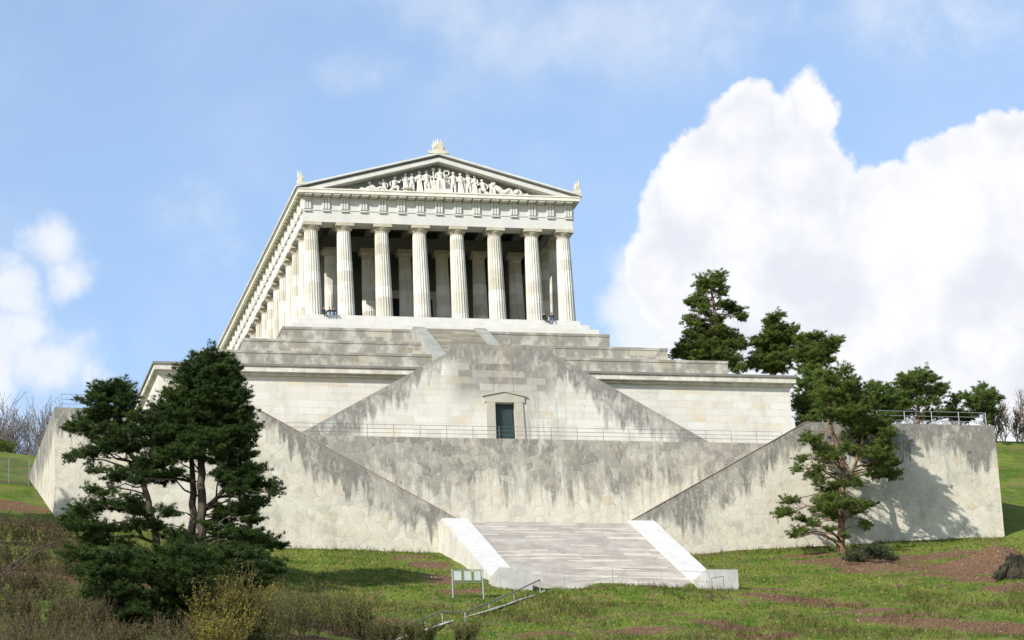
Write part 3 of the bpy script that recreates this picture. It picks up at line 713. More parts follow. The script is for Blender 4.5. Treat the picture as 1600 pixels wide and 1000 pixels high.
railing('wire_fence', [(x_, -69.3, float(terr(x_, -69.3))) for x_ in np.linspace(-5.5, 8.0, 4)], 1.75, 'thin wire fence with slender posts crossing the foot of the broad stairs', 'fence', rails=(1., .5), rr_=.012, pr=.02, m_=M['metal_d'])
railing('handrail', [(8.3, -68.9, -47.9), (9.4, -68.9, -47.7)], 1.15, 'short metal handrail in front of the right hand pier', 'handrail', rails=(1.,), rr_=.03, m_=M['metal_d'])
# path edge along the handrail
gp = [ground(*q) for q in ((600, 1006), (640, 992), (700, 972), (730, 964), (760, 955), (785, 947), (810, 938), (830, 931), (850, 923))]
V_ = []; F_ = []
for i, p in enumerate(gp):
    for k in (0, 1):
        y_ = p[1]-.15-.55*k; V_.append((p[0], y_, float(terr(p[0], y_))+.12))
    if i: F_.append((2*i-2, 2*i-1, 2*i+1, 2*i))
po = npmesh('path', V_, F_, M['pier']); po['kind'] = 'structure'
# fence at the left edge of the wall
fo = ground(20, 768); fy_ = -22.5
fp = [at(px_, 764-.03*px_, fy_) for px_ in (-40, -12, 14, 44)]
fence = thing('mesh_fence', tuple(fp[2]), 'grey mesh fence on the lawn at the left of the retaining wall', 'fence')
for k, p in enumerate(fp):
    q = at([-40, -12, 14, 46][k], 716, fy_); MB().tube([(p[0], p[1], p[2]-1.2), tuple(q)], .045, 6).build('post', M['metal_d'], fence)
for py_ in (716, 762):
    MB().tube([tuple(at(px_, py_, fy_)) for px_ in (-40, 46)], .03, 5).build('rail', M['metal_d'], fence)
mb = MB()
for px_ in np.arange(-39, 46, 1.7): mb.tube([tuple(at(px_, 718, fy_)), tuple(at(px_, 762, fy_))], .012, 3)
for py_ in np.arange(718, 762, 3.3): mb.tube([tuple(at(-40, py_, fy_)), tuple(at(46, py_, fy_))], .010, 3)
mb.build('mesh_panel', M['metal_d'], fence)
# ------------------------------------------------------------------ information board
gs = ground(728, 937); ys = gs[1]
sg = thing('information_board', tuple(gs), 'information board of three pale framed panels on thin posts beside the stair pier', 'sign')
for (a, b_) in ((707.8, 722), (724, 737.5), (739.5, 752)):
    p0 = at(a, 892, ys); p1 = at(b_, 907.5, ys)
    fr_ = MB().box(p0[0]-.02, p1[0]+.02, ys-.05, ys+.05, p1[2]-.05, p0[2]+.05).build('frame', M['panel_g'], sg)
    MB().box(p0[0]+.06, p1[0]-.06, ys-.07, ys-.05, p1[2]+.04, p0[2]-.04).build('panel', M['panel'], fr_)
for px_ in (706, 753.5):
    p0 = at(px_, 889, ys); MB().tube([(p0[0], ys, float(terr(p0[0], ys))-.3), (p0[0], ys, p0[2])], .06, 6).build('post', M['metal'], sg)
for py_ in (890, 910):
    MB().tube([tuple(at(706, py_, ys)), tuple(at(753.5, py_, ys))], .03, 5).build('rail', M['metal'], sg)
# ------------------------------------------------------------------ people on the temple step
def person(loc, rz, jacket, trousers, skin, hair, label, lean=0.0, hood=False, legs_up=False):
    mt, t, b = mat('clothed_figure', .85)
    tc = t.n('ShaderNodeTexCoord'); sp = t.n('ShaderNodeSeparateXYZ', {0: tc.outputs['Object']}); zo, yo = sp.outputs[2], sp.outputs[1]
    c = t.mix(t.m('GREATER_THAN', t.m('ADD', zo, t.m('MULTIPLY', yo, .55)), .03), trousers, jacket)
    head = t.m('GREATER_THAN', zo, .615)
    c = t.mix(head, c, skin)
    c = t.mix(t.m('LESS_THAN', zo, -.42), c, (.02, .018, .016))
    c = t.mix(t.m('MULTIPLY', t.noise(tc.outputs['Object'], 9., 3), .5), c, (.02, .02, .02))
    t.put(b.inputs['Base Color'], c)
    o = thing('person', loc, label, 'person', 'people sitting on the temple step'); o.rotation_euler.z = rz
    L = lean
    V = [((0, 0, .10), .155), ((0, L*.3-.01, .30), .14), ((0, L*.7, .50), .165), ((0, L, .60), .07), ((0, L-.01, .70), .085), ((0, L-.02, .82), .088), ((0, L-.02, .87), .04)]
    E = [(0, 1), (1, 2), (2, 3), (3, 4), (4, 5), (5, 6)]
    def ch(par, pts):
        k = par
        for (p, r_) in pts: V.append((p, r_)); E.append((k, len(V)-1)); k = len(V)-1
        return k
    for s in (-1, 1):
        kn = (s*.15, -.46, .16 if not legs_up else .3)
        f_ = ch(0, [((s*.10, -.08, .09), .10), (kn, .075), ((s*.14, -.50, -.20), .055), ((s*.14, -.50, -.42), .045), ((s*.15, -.62, -.47), .04), ((s*.15, -.70, -.475), .03)])
        h_ = ch(2, [((s*.20, L*.6, .51), .065), ((s*.27, -.08, .28), .052), ((s*.17, -.32, .24), .035), ((s*.14, -.38, .235), .028)])
        for k, (dx, ln) in enumerate(((-.03, .07), (-.012, .085), (.006, .09), (.024, .08))):
            ch(h_, [((s*(.14-dx), -.38-ln*.6, .235), .010), ((s*(.14-dx), -.38-ln, .215), .008)])
        ch(h_, [((s*.10, -.39, .245), .011), ((s*.08, -.42, .235), .009)])
    me = bpy.data.meshes.new('body'); me.from_pydata([v[0] for v in V], E, []); me.materials.append(mt)
    bo = link('body', me, o)
    sk = bo.modifiers.new('skin', 'SKIN')
    for i, (_, r_) in enumerate(V): bo.data.skin_vertices[0].data[i].radius = (r_, r_)
    bo.data.skin_vertices[0].data[0].use_root = True
    sb = bo.modifiers.new('sub', 'SUBSURF'); sb.levels = 1; sb.render_levels = 1
    hm = flat('hair', hair, .8); hb = MB(); hb.ball((0, L+.005, .82), .112, 12, 0, (.95, 1.02, 1.0)); hb.v = [v for v in hb.v]
    # hair shell: keep only the back and the crown
    keep = [f for f in hb.f if all((hb.v[i][2] > .84 or hb.v[i][1] > L+.02) for i in f)]
    hb.f = keep; hb.mi = [0]*len(keep); hb.build('hair', hm, o, local=True)
    fm = flat('face_detail', (.08, .05, .04), .6); fb = MB()
    for s in (-1, 1): fb.ball((s*.035, L-.105, .80), .011, 6)
    fb.box(-.03, .03, L-.112, L-.10, .735, .745); fb.build('face', fm, o, local=True)
    nb = MB(); nb.tube([(0, L-.10, .80), (0, L-.125, .768)], [.01, .018], 5)
    for s in (-1, 1): nb.ball((s*.10, L-.01, .785), .022, 6, 0, (.5, 1, 1.4))
    nb.build('nose_and_ears', flat('skin', skin, .6), o, local=True)
    return o
SKN = (.42, .25, .17)
yS = -1.12
def seat(px): return at(px, 500, yS)[0]
person((seat(507), yS, .0), .10, (.012, .013, .013), (.05, .045, .045), SKN, (.03, .022, .016), 'person in black jacket and grey trousers, leftmost sitter on the temple step', .02)
person((seat(515.5), yS, .0), 0, (.012, .014, .02), (.30, .38, .50), SKN, (.10, .055, .025), 'person in black top and light blue jeans sitting between two others', .0)
person((seat(522.5), yS, .0), -.15, (.02, .015, .02), (.22, .27, .38), SKN, (.03, .02, .015), 'person in a dark jacket and blue jeans sitting nearest the second column', .03)
person((seat(850.5), yS, .0), .35, (.02, .008, .014), (.03, .03, .035), SKN, (.015, .012, .012), 'person all in dark clothes sitting beside the seventh column', -.03)
person((seat(862.5), yS, .0), -.5, (.016, .014, .026), (.16, .20, .32), SKN, (.02, .012, .012), 'person in a dark jacket leaning forward nearest the right corner column', -.08)
# ------------------------------------------------------------------ foliage materials
def leafmat(name, c1, c2, c3, trans=.25, vscale=.35):
    mt, t, b = mat(name, .75, .15)
    p, x, y, z = t.pos(); oi = t.n('ShaderNodeAttribute', attribute_name='tone')
    n = t.noise(p, vscale, 4, .6)
    c = t.mix(t.ss(n, .35, .65), c1, c2)
    c = t.mix(t.ss(oi.outputs['Fac'], .55, 1.0), c, c3)
    t.put(b.inputs['Base Color'], c)
    tr = t.n('ShaderNodeBsdfTranslucent', {'Color': c}); ms = t.n('ShaderNodeMixShader', {0: trans, 1: b.outputs[0], 2: tr.outputs[0]})
    out = [q for q in mt.node_tree.nodes if q.type == 'OUTPUT_MATERIAL'][0]
    mt.node_tree.links.new(ms.outputs[0], out.inputs[0])
    return mt
M['pine_dark'] = leafmat('dark_pine_needles', (.028, .052, .014), (.050, .082, .019), (.12, .16, .036))
M['pine_mid'] = leafmat('pine_needles', (.075, .110, .024), (.112, .155, .032), (.23, .27, .062))
M['pine_far'] = leafmat('pine_needles_behind', (.080, .120, .028), (.115, .165, .038), (.21, .26, .07))
M['bud'] = leafmat('spring_buds', (.16, .15, .02), (.26, .21, .035), (.34, .29, .06), .3)
M['budg'] = leafmat('green_buds', (.09, .11, .03), (.14, .15, .045), (.2, .2, .07), .3)
M['dry'] = leafmat('dry_brown_twigs_leaves', (.045, .032, .012), (.075, .052, .022), (.115, .09, .035), .1)
M['jun'] = leafmat('juniper_needles', (.05, .065, .035), (.10, .12, .06), (.19, .20, .11))
def bark(name, c1, c2):
    mt, t, b = mat(name, .9); p, x, y, z = t.pos()
    n = t.noise(t.vec(x, y, t.m('MULTIPLY', z, .3)), 3., 5, .65)
    t.put(b.inputs['Base Color'], t.mix(t.ss(n, .35, .65), c1, c2)); bump(t, b, n, .6, .08); return mt
M['bark'] = bark('pine_bark', (.04, .031, .024), (.085, .068, .052))
M['bark_o'] = bark('orange_pine_bark', (.10, .062, .04), (.22, .135, .085))
M['twig'] = bark('grey_twigs', (.10, .08, .068), (.20, .17, .15))
M['twig_b'] = bark('brown_twigs', (.055, .042, .024), (.14, .105, .065))
def unit(n_):
    v = rng.normal(size=(n_, 3)); return v/np.linalg.norm(v, axis=1, keepdims=True)
def tufts(C, L, W, k=5, up=.5, tone=None):
    """k narrow blades round every centre"""
    n_ = len(C); D = unit(n_*k); D[:, 2] = D[:, 2]*.8+up; D /= np.linalg.norm(D, axis=1, keepdims=True)
    C2 = np.repeat(C, k, 0); S = np.cross(D, unit(n_*k)); S /= np.linalg.norm(S, axis=1, keepdims=True)+1e-9
    l = L*rng.uniform(.6, 1.25, (n_*k, 1)); w = W*rng.uniform(.7, 1.2, (n_*k, 1))
    B = C2-D*l*.2
    V = np.stack([B-S*w, B+S*w, C2+D*l], 1).reshape(-1, 3)
    F = np.arange(len(V)).reshape(-1, 3)
    tn = np.repeat(tone if tone is not None else rng.uniform(0, 1, n_), k*3)
    return V, F, tn
def add_tone(o, tn):
    a = o.data.attributes.new('tone', 'FLOAT', 'POINT'); a.data.foreach_set('value', tn.astype(np.float32))
def clumps(cen, rad, dens, blade, seed_up=.35):
    """needle tufts strung along short ragged shoots inside each lobe"""
    out = []; tone = []
    for c, (rx, ry, rz) in zip(cen, rad):
        area = rx*rz*3.1; nk = max(6, int(area*5.2+5)); nt_ = max(9, int(area*dens*1.75/nk))
        for _ in range(nk):
            d = unit(1)[0]*rng.uniform(.05, 1.0)**.5
            cc = c+d*np.array([rx, ry, rz])*.86
            g_ = d*np.array([1.2, 1.2, .30])+np.array([0, 0, .16])+rng.normal(size=3)*np.array([.35, .35, .14]); g_ /= np.linalg.norm(g_)+1e-9
            ln = rng.uniform(.45, 1.05)*min(1., .55+.3*rx); u_ = rng.uniform(-.35, 1., (nt_, 1))
            w_ = unit(nt_)*(rng.uniform(0, 1, (nt_, 1))**.5)*(.34-.22*np.clip(u_, 0, 1)); w_[:, 2] *= .6
            out.append(cc+g_*u_*ln+w_)
            tb = rng.uniform(-.15, .3); tone.append(np.clip(tb+.5*w_[:, 2]/.3+.25*u_[:, 0]+rng.uniform(0, .5, nt_)-.1, 0, 1))
    return np.concatenate(out), np.concatenate(tone)
def pine(name, label, lobes, trunks, y0, m_, barkm, group='pine trees', dens=46, blade=.31, width=.027, copies=2, thick=.32, cat='pine tree', depth=.8, seed=1, kk=9, fill=.45, grow=1.0):
    """lobes: (px,py,rx,ry) read off the crown; trunks: lists of (px,py,radius m)"""
    global rng
    rng = np.random.default_rng(seed)
    if y0 is None: y0 = ground(trunks[0][0][0], trunks[0][0][1])[1]
    s = ppm(y0)
    tr = [[tuple(at(a, b_, y0+dy))+(r_,) for (a, b_, r_, *dd) in tt for dy in [dd[0] if dd else 0]] for tt in trunks]
    base = tr[0][0]; gz = float(terr(base[0], base[1]))
    o = thing(name, (base[0], base[1], min(gz, base[2])), label, cat, group)
    L = np.array([(a, b_, c_, d_) for (a, b_, c_, d_) in lobes], float)
    ext = []
    for i in range(len(L)):
        for j in range(i+1, len(L)):
            dd = math.hypot(L[i, 0]-L[j, 0], (L[i, 1]-L[j, 1])*1.3)
            if dd < 1.25*(L[i, 2]+L[j, 2]) and rng.uniform() < fill:
                f = rng.uniform(.3, .7); q = L[i]*(1-f)+L[j]*f; ext.append((q[0]+rng.normal()*2, q[1]+rng.normal()*2, q[2]*.6, q[3]*.75))
    L0 = L; L = np.concatenate([L, np.array(ext)]) if ext else L
    cen = []; rad = []
    tmain = tr[0]
    def txat(z):
        zs = [q[2] for q in tmain]; return np.interp(z, zs, [q[0] for q in tmain])
    for _i, (a, b_, rx, ry) in enumerate(L):
        near = L[np.abs(L[:, 1]-b_) < 28]
        c0_ = at(a, b_, y0); lat = c0_[0]-txat(c0_[2])
        Rm = max(max(abs(q[0]-(800+0)) for q in near)*0, max(abs(at(q[0], q[1], y0)[0]-txat(c0_[2]))+q[2]/s for q in near))
        half = math.sqrt(max(Rm*Rm-lat*lat, .4))*depth
        for k in range(copies if _i < len(L0) else 1):
            dy = rng.uniform(-half, half) if copies == 1 else ((-1 if k % 2 else 1)*rng.uniform(.1, 1)*half)
            cc = at(a+rng.normal()*1.5, b_+rng.normal()*1.2, y0+dy)
            cen.append(cc); rad.append((rx/s*1.1*grow, max(rx/s*.9, .5)*grow, ry/s*1.08*grow))
    C, tone = clumps(cen, rad, dens, blade)
    V, F, tn = tufts(C, blade, width, kk, .45, tone)
    cr = npmesh('crown', V, F, m_, o); add_tone(cr, tn)
    mb = MB()
    for tt in tr:
        P_ = [q[:3] for q in tt]; rs = [q[3] for q in tt]
        if tt is tmain: P_ = [(P_[0][0], P_[0][1], gz-.4)]+P_ if P_[0][2] > gz-.3 else P_; rs = [rs[0]*1.25]+rs if len(P_) > len(rs) else rs
        # add slight bends
        PP = []; RR = []
        for i in range(len(P_)-1):
            for k in range(4):
                f = k/4; q = Vector(P_[i]).lerp(Vector(P_[i+1]), f)
                j = .25*rs[i]; q += Vector((rng.normal()*j, rng.normal()*j, 0)) if (i or k) else Vector((0, 0, 0))
                PP.append(q); RR.append(rs[i]+(rs[i+1]-rs[i])*f)
        PP.append(Vector(P_[-1])); RR.append(rs[-1]); mb.tube(PP, RR, 9)
    allp = [(Vector(q[:3]), q[3]) for tt in tr for q in tt]
    dense = []
    for tt in tr:
        for i in range(len(tt)-1):
            for f in np.linspace(0, 1, 8, endpoint=False):
                dense.append((Vector(tt[i][:3]).lerp(Vector(tt[i+1][:3]), f), tt[i][3]*(1-f)+tt[i+1][3]*f))
    for c_ in cen:
        c_ = Vector(c_); best = None
        for (q, r_) in dense:
            d = (c_-q); h = math.hypot(d.x, d.y); want = q.z+.13*h
            sc_ = abs(c_.z-want)+.35*h
            if best is None or sc_ < best[0]: best = (sc_, q, r_)
        q, r_ = best[1], best[2]; d = c_-q; ln = d.length
        if ln < .6: continue
        r0 = min(r_*.5, .03+.011*ln)
        pts_ = [q]; n_ = 4
        for k in range(1, n_+1):
            f = k/n_; w = q.lerp(c_, f); w.z += math.sin(math.pi*f)*ln*.10; w += Vector((rng.normal(), rng.normal(), rng.normal()))*ln*.03
            pts_.append(w)
        mb.tube(pts_, [r0*(1-.72*k/n_) for k in range(n_+1)], 5)
        for k in range(3):
            w = pts_[-2].lerp(pts_[-1], rng.uniform(0, 1)); e = w+Vector(unit(1)[0])*rng.uniform(.5, 1.3)
            mb.tube([w, e], [r0*.3, .012], 3)
    mb.build('trunk', barkm, o, smooth=True)
    return o
# near pines on the left
LA = [(330, 558, 26, 13), (303, 572, 20, 13), (356, 573, 20, 14), (326, 588, 46, 18), (292, 600, 28, 14), (352, 605, 30, 17), (275, 622, 24, 13), (368, 622, 22, 13), (322, 625, 46, 19),
      (250, 640, 20, 11), (285, 648, 40, 18), (345, 648, 44, 19), (386, 643, 14, 8), (392, 664, 14, 7), (362, 676, 36, 15), (310, 683, 42, 18), (262, 676, 34, 16), (245, 660, 20, 12),
      (384, 690, 18, 8), (378, 708, 26, 10), (338, 712, 34, 13), (272, 708, 36, 11), (240, 722, 32, 11), (255, 745, 34, 10), (218, 748, 20, 9), (388, 734, 24, 11), (408, 756, 26, 11), (370, 762, 28, 15),
      (428, 771, 11, 5), (350, 742, 20, 9), (392, 786, 24, 10), (358, 800, 26, 13), (394, 812, 16, 9), (418, 848, 24, 9), (384, 838, 28, 13), (440, 852, 9, 5), (352, 835, 24, 10), (300, 852, 26, 9), (338, 858, 26, 9), (278, 862, 26, 9), (372, 862, 26, 9), (330, 822, 16, 6), (262, 800, 16, 8), (245, 822, 18, 8), (275, 835, 20, 8)]
pine('pine_tree', 'tall dark pine with full rounded crown and double trunk before the wall', LA,
     [[(312, 950, .52), (312, 860, .45), (316, 800, .40), (314, 740, .34), (318, 680, .28), (326, 610, .18), (330, 560, .06)], [(306, 900, .40, .8), (298, 840, .36, 1.0), (303, 770, .30, 1.2), (300, 710, .2, 1.4), (288, 650, .1, 1.6)],
      [(316, 800, .22), (345, 770, .18), (375, 740, .12), (392, 700, .06)]], -74, M['pine_dark'], M['bark'], seed=11, dens=62, copies=2)
LB = [(160, 608, 24, 11), (186, 606, 20, 10), (150, 630, 24, 11), (196, 624, 18, 13), (172, 646, 38, 13), (212, 652, 20, 9), (126, 664, 20, 10), (165, 676, 38, 12), (214, 672, 24, 10), (113, 672, 10, 6),
      (136, 708, 24, 7), (112, 718, 10, 4), (160, 700, 22, 8), (200, 700, 30, 10), (236, 692, 18, 9), (150, 735, 14, 6), (186, 744, 24, 7), (222, 732, 20, 8), (146, 765, 14, 7), (172, 768, 14, 6),
      (128, 797, 22, 11), (112, 810, 11, 7), (158, 790, 24, 9), (198, 786, 28, 9), (226, 800, 20, 8), (128, 820, 22, 9), (160, 826, 26, 8), (205, 822, 22, 8), (146, 846, 22, 8), (185, 850, 24, 9)]
pine('pine_tree', 'slimmer dark pine with leaning trunk and open flat boughs, left of the tallest pine', LB,
     [[(250, 940, .36), (247, 860, .33), (238, 810, .29), (224, 760, .24), (206, 710, .20), (190, 660, .14), (176, 615, .06)], [(238, 810, .16), (200, 795, .12), (160, 790, .06)], [(246, 850, .16), (215, 838, .12), (165, 838, .06)]],
     -72, M['pine_dark'], M['bark'], seed=12, dens=58)
def young(lobes, trunk, y0, label, seed, m_='pine_dark'):
    pine('young_pine', label, lobes, [trunk], y0, M[m_], M['bark'], 'young pines at the foot of the tall pines', seed=seed, dens=52, copies=2)
young([(130, 868, 28, 10), (165, 868, 30, 12), (205, 872, 28, 12), (150, 895, 34, 14), (195, 900, 34, 15), (165, 925, 34, 13), (210, 930, 28, 14), (190, 955, 34, 12), (225, 960, 22, 12)],
      [(185, 985, .16), (182, 930, .12), (175, 860, .04)], None, 'bushy young pine low on the slope below the leaning pine', 13)
young([(240, 868, 24, 12), (275, 862, 26, 12), (310, 868, 24, 12), (250, 893, 30, 14), (295, 895, 34, 14), (270, 920, 36, 15), (315, 922, 28, 14), (255, 948, 32, 14), (300, 950, 34, 14), (280, 972, 34, 10)],
      [(280, 990, .18), (280, 930, .13), (276, 860, .04)], None, 'bushy young pine directly under the double trunk', 14)
young([(345, 868, 26, 11), (385, 866, 28, 10), (420, 880, 22, 9), (360, 890, 32, 12), (400, 898, 28, 10), (428, 893, 13, 7), (350, 912, 28, 12), (392, 916, 24, 9), (345, 935, 24, 10)],
      [(362, 965, .16), (364, 910, .12), (370, 862, .04)], None, 'low spreading young pine reaching right towards the sunny grass', 15)
# pine on the right
LR = [(1315, 578, 13, 8), (1297, 593, 15, 10), (1328, 600, 19, 11), (1288, 616, 19, 12), (1318, 622, 28, 13), (1344, 625, 18, 11), (1299, 644, 26, 13), (1334, 648, 28, 13), (1370, 662, 22, 12), (1386, 678, 14, 8),
      (1343, 670, 23, 10), (1267, 684, 16, 9), (1281, 700, 13, 7), (1296, 713, 16, 6), (1252, 717, 9, 5), (1248, 732, 8, 4), (1318, 702, 18, 9), (1362, 708, 22, 11), (1386, 719, 16, 10), (1396, 741, 12, 8), (1370, 738, 18, 9),
      (1380, 697, 16, 9), (1270, 741, 9, 7), (1276, 731, 12, 6), (1331, 752, 15, 7), (1310, 758, 12, 6), (1296, 777, 20, 10), (1287, 792, 18, 9), (1312, 788, 15, 9), (1303, 805, 12, 6), (1350, 789, 13, 7), (1333, 797, 10, 4),
      (1350, 818, 9, 6), (1226, 781, 8, 4), (1217, 805, 10, 6), (1232, 801, 10, 6), (1239, 784, 7, 4), (1241, 834, 9, 6), (1257, 831, 6, 5), (1254, 810, 9, 4), (1271, 818, 8, 5), (1297, 828, 5, 4), (1319, 838, 5, 7), (1280, 755, 9, 5)]
pine('pine_tree', 'lone tall pine with reddish trunk standing right of the stairs against the polygonal wall', LR,
     [[(1316, 868, .38), (1315, 830, .34), (1316, 780, .30), (1317, 730, .26), (1306, 690, .20), (1293, 655, .14), (1300, 600, .05)], [(1317, 755, .2), (1335, 730, .17), (1347, 690, .13), (1345, 640, .06)], [(1316, 800, .12), (1285, 795, .1), (1262, 790, .07), (1235, 802, .04)]],
     -47, M['pine_mid'], M['bark_o'], group='pine trees', seed=21, dens=56, blade=.30, depth=.7, fill=.9, grow=1.08)
# trees behind the terrace
LD = [(1121, 431, 14, 5), (1098, 438, 10, 5), (1105, 445, 16, 6), (1123, 445, 11, 8), (1098, 454, 9, 4), (1127, 459, 8, 7), (1090, 469, 16, 5), (1073, 475, 8, 3), (1101, 477, 11, 6), (1097, 486, 16, 4), (1130, 477, 12, 6), (1146, 481, 12, 7), (1153, 494, 9, 5), (1160, 497, 4, 3),
      (1123, 499, 11, 7), (1075, 499, 8, 4), (1087, 505, 13, 6), (1108, 519, 25, 7), (1127, 512, 10, 4), (1083, 524, 16, 8), (1140, 525, 15, 7), (1152, 532, 9, 7), (1160, 541, 7, 4), (1065, 541, 10, 7), (1058, 554, 10, 7), (1087, 541, 22, 10), (1113, 541, 22, 10),
      (1135, 541, 16, 9), (1087, 556, 27, 10), (1119, 556, 26, 11), (1143, 560, 16, 11), (1152, 574, 12, 9), (1125, 575, 20, 8), (1090, 575, 20, 8)]
pine('pine_tree', 'tallest pine behind the terrace, with ragged open crown against the cloud', LD, [[(1122, 640, .35), (1121, 560, .32), (1118, 520, .25), (1116, 480, .18), (1110, 440, .07)]], 14, M['pine_mid'], M['bark_o'], 'pines behind the terrace', 60, .31, .030, 2, seed=31, fill=.8, grow=1.1)
LE = [(1211, 492, 11, 5), (1205, 502, 12, 6), (1195, 505, 6, 3), (1208, 513, 10, 4), (1231, 512, 10, 6), (1241, 514, 7, 5), (1207, 525, 19, 8), (1186, 532, 10, 5), (1175, 536, 5, 3), (1196, 537, 18, 8), (1229, 532, 18, 11), (1207, 549, 23, 10), (1186, 558, 12, 7), (1175, 569, 11, 8), (1196, 569, 20, 10), (1224, 557, 20, 12), (1218, 576, 22, 8)]
pine('pine_tree', 'pine with narrow pointed top beside the widest pine behind the terrace', LE, [[(1210, 640, .32), (1209, 570, .28), (1209, 530, .2), (1209, 495, .07)]], 16, M['pine_mid'], M['bark_o'], 'pines behind the terrace', 62, .31, .030, 2, seed=32, fill=.8, grow=1.1)
LF = [(1251, 532, 12, 6), (1268, 525, 10, 5), (1282, 525, 9, 5), (1295, 534, 10, 5), (1310, 530, 7, 4), (1306, 536, 7, 4), (1262, 543, 18, 9), (1284, 545, 16, 9), (1303, 549, 8, 4), (1253, 558, 17, 10), (1273, 560, 18, 10), (1289, 565, 12, 7), (1262, 576, 20, 8)]
pine('pine_tree', 'broad flat topped dark pine reaching right behind the podium corner', LF, [[(1262, 640, .32), (1262, 570, .26), (1266, 530, .1)]], 12, M['pine_mid'], M['bark'], 'pines behind the terrace', 64, .31, .030, 2, seed=33, fill=.8, grow=1.1)
LG = [(1266, 588, 12, 8), (1283, 584, 10, 7), (1252, 602, 11, 8), (1275, 604, 16, 10), (1257, 622, 16, 10), (1280, 625, 14, 10), (1249, 640, 11, 8), (1272, 645, 16, 10), (1258, 660, 14, 8), (1285, 655, 12, 8)]
pine('pine_tree', 'light green pine filling the gap between podium corner and lone pine', LG, [[(1268, 700, .25), (1266, 640, .2), (1268, 590, .06)]], -14, M['pine_far'], M['bark'], 'pines behind the terrace', 60, .31, .030, 2, seed=34, fill=.7, grow=1.18)
LJ = [(1362, 601, 8, 5), (1380, 608, 12, 6), (1366, 617, 14, 8), (1391, 623, 13, 7), (1370, 636, 18, 9), (1394, 643, 12, 8), (1380, 655, 18, 7)]
pine('pine_tree', 'small pine just right of the lone pine crown, behind the railing', LJ, [[(1378, 700, .22), (1377, 650, .16), (1372, 605, .05)]], -8, M['pine_far'], M['bark'], 'pines behind the terrace', 60, .31, .030, 2, seed=35, fill=.7, grow=1.18)
LK = [(1405, 612, 14, 7), (1398, 632, 18, 8), (1412, 645, 18, 8), (1390, 655, 18, 7), (1480, 645, 20, 6), (1500, 650, 18, 6), (1455, 650, 20, 6), (1515, 652, 14, 6)]
pine('young_pine', 'low green pine undergrowth filling the space behind the right hand railing', LK, [[(1440, 700, .16), (1435, 665, .1), (1430, 650, .05)]], 3, M['pine_far'], M['bark'], 'pines behind the terrace', 60, .31, .030, 2, seed=38, fill=.6, grow=1.15)
LH = [(1442, 582, 12, 5), (1416, 588, 11, 5), (1453, 592, 10, 5), (1430, 597, 18, 6), (1408, 600, 10, 5), (1474, 603, 9, 3), (1469, 612, 9, 5), (1416, 615, 14, 6), (1448, 612, 16, 6), (1408, 628, 10, 6), (1432, 630, 14, 5), (1458, 628, 14, 4), (1400, 640, 10, 5)]
pine('pine_tree', 'wide layered pine in the middle behind the right hand railing', LH, [[(1436, 700, .26), (1434, 640, .2), (1432, 610, .14), (1438, 585, .05)]], -4, M['pine_far'], M['bark_o'], 'pines behind the terrace', 60, .31, .030, 2, seed=36, fill=.7, grow=1.18)
LI = [(1540, 603, 5, 4), (1532, 611, 8, 4), (1543, 616, 12, 5), (1555, 621, 8, 4), (1524, 623, 10, 5), (1495, 623, 12, 4), (1508, 617, 8, 3), (1490, 631, 9, 3), (1518, 633, 12, 5), (1541, 631, 13, 6), (1551, 644, 8, 6), (1532, 640, 11, 5), (1545, 655, 7, 5)]
pine('pine_tree', 'small wind swept pine at the right end of the railing', LI, [[(1542, 700, .2), (1541, 650, .15), (1538, 608, .04)]], -2, M['pine_far'], M['bark'], 'pines behind the terrace', 60, .30, .030, 2, seed=37, fill=.7, grow=1.18)
# ------------------------------------------------------------------ bare trees and shrubs
def ribbons(segs):
    """3-sided tapered twigs for arrays of (a, b, r0, r1)"""
    A = np.array([s[0] for s in segs]); B = np.array([s[1] for s in segs]); r0 = np.array([s[2] for s in segs])[:, None]; r1 = np.array([s[3] for s in segs])[:, None]
    D = B-A; D /= np.linalg.norm(D, axis=1, keepdims=True)+1e-9
    ref = np.where(np.abs(D[:, 2:3]) > .9, np.array([[1., 0, 0]]), np.array([[0, 0, 1.]]))
    U = np.cross(D, ref); U /= np.linalg.norm(U, axis=1, keepdims=True); W = np.cross(D, U)
    V = []
    for P_, r_ in ((A, r0), (B, r1)):
        for k in range(3):
            a = 2*math.pi*k/3; V.append(P_+(U*math.cos(a)+W*math.sin(a))*r_)
    V = np.stack(V, 1); n_ = len(segs); base = (np.arange(n_)*6)[:, None]
    F = np.concatenate([base+np.array([[k, (k+1) % 3, 3+(k+1) % 3, 3+k]]) for k in range(3)])
    return V.reshape(-1, 3), F
def branch(segs, ends, p, d, ln, r_, lev, spread=.55, up=.15, kids=3):
    n_ = 3; q = np.array(p, float); d = np.array(d, float)
    for k in range(n_):
        nd = d+rng.normal(size=3)*.13+np.array([0, 0, up*.4]); nd /= np.linalg.norm(nd)
        e = q+nd*ln/n_; segs.append((q.copy(), e.copy(), r_*(1-.22*k), r_*(1-.22*(k+1)))); q = e; d = nd
        if lev > 0:
            for _ in range(kids if k == n_-1 else max(1, kids-1)):
                s_ = d+rng.normal(size=3)*spread; s_[2] += up; s_ /= np.linalg.norm(s_)
                branch(segs, ends, q, s_, ln*rng.uniform(.5, .75), r_*.5, lev-1, spread, up, kids)
    ends.append(q)
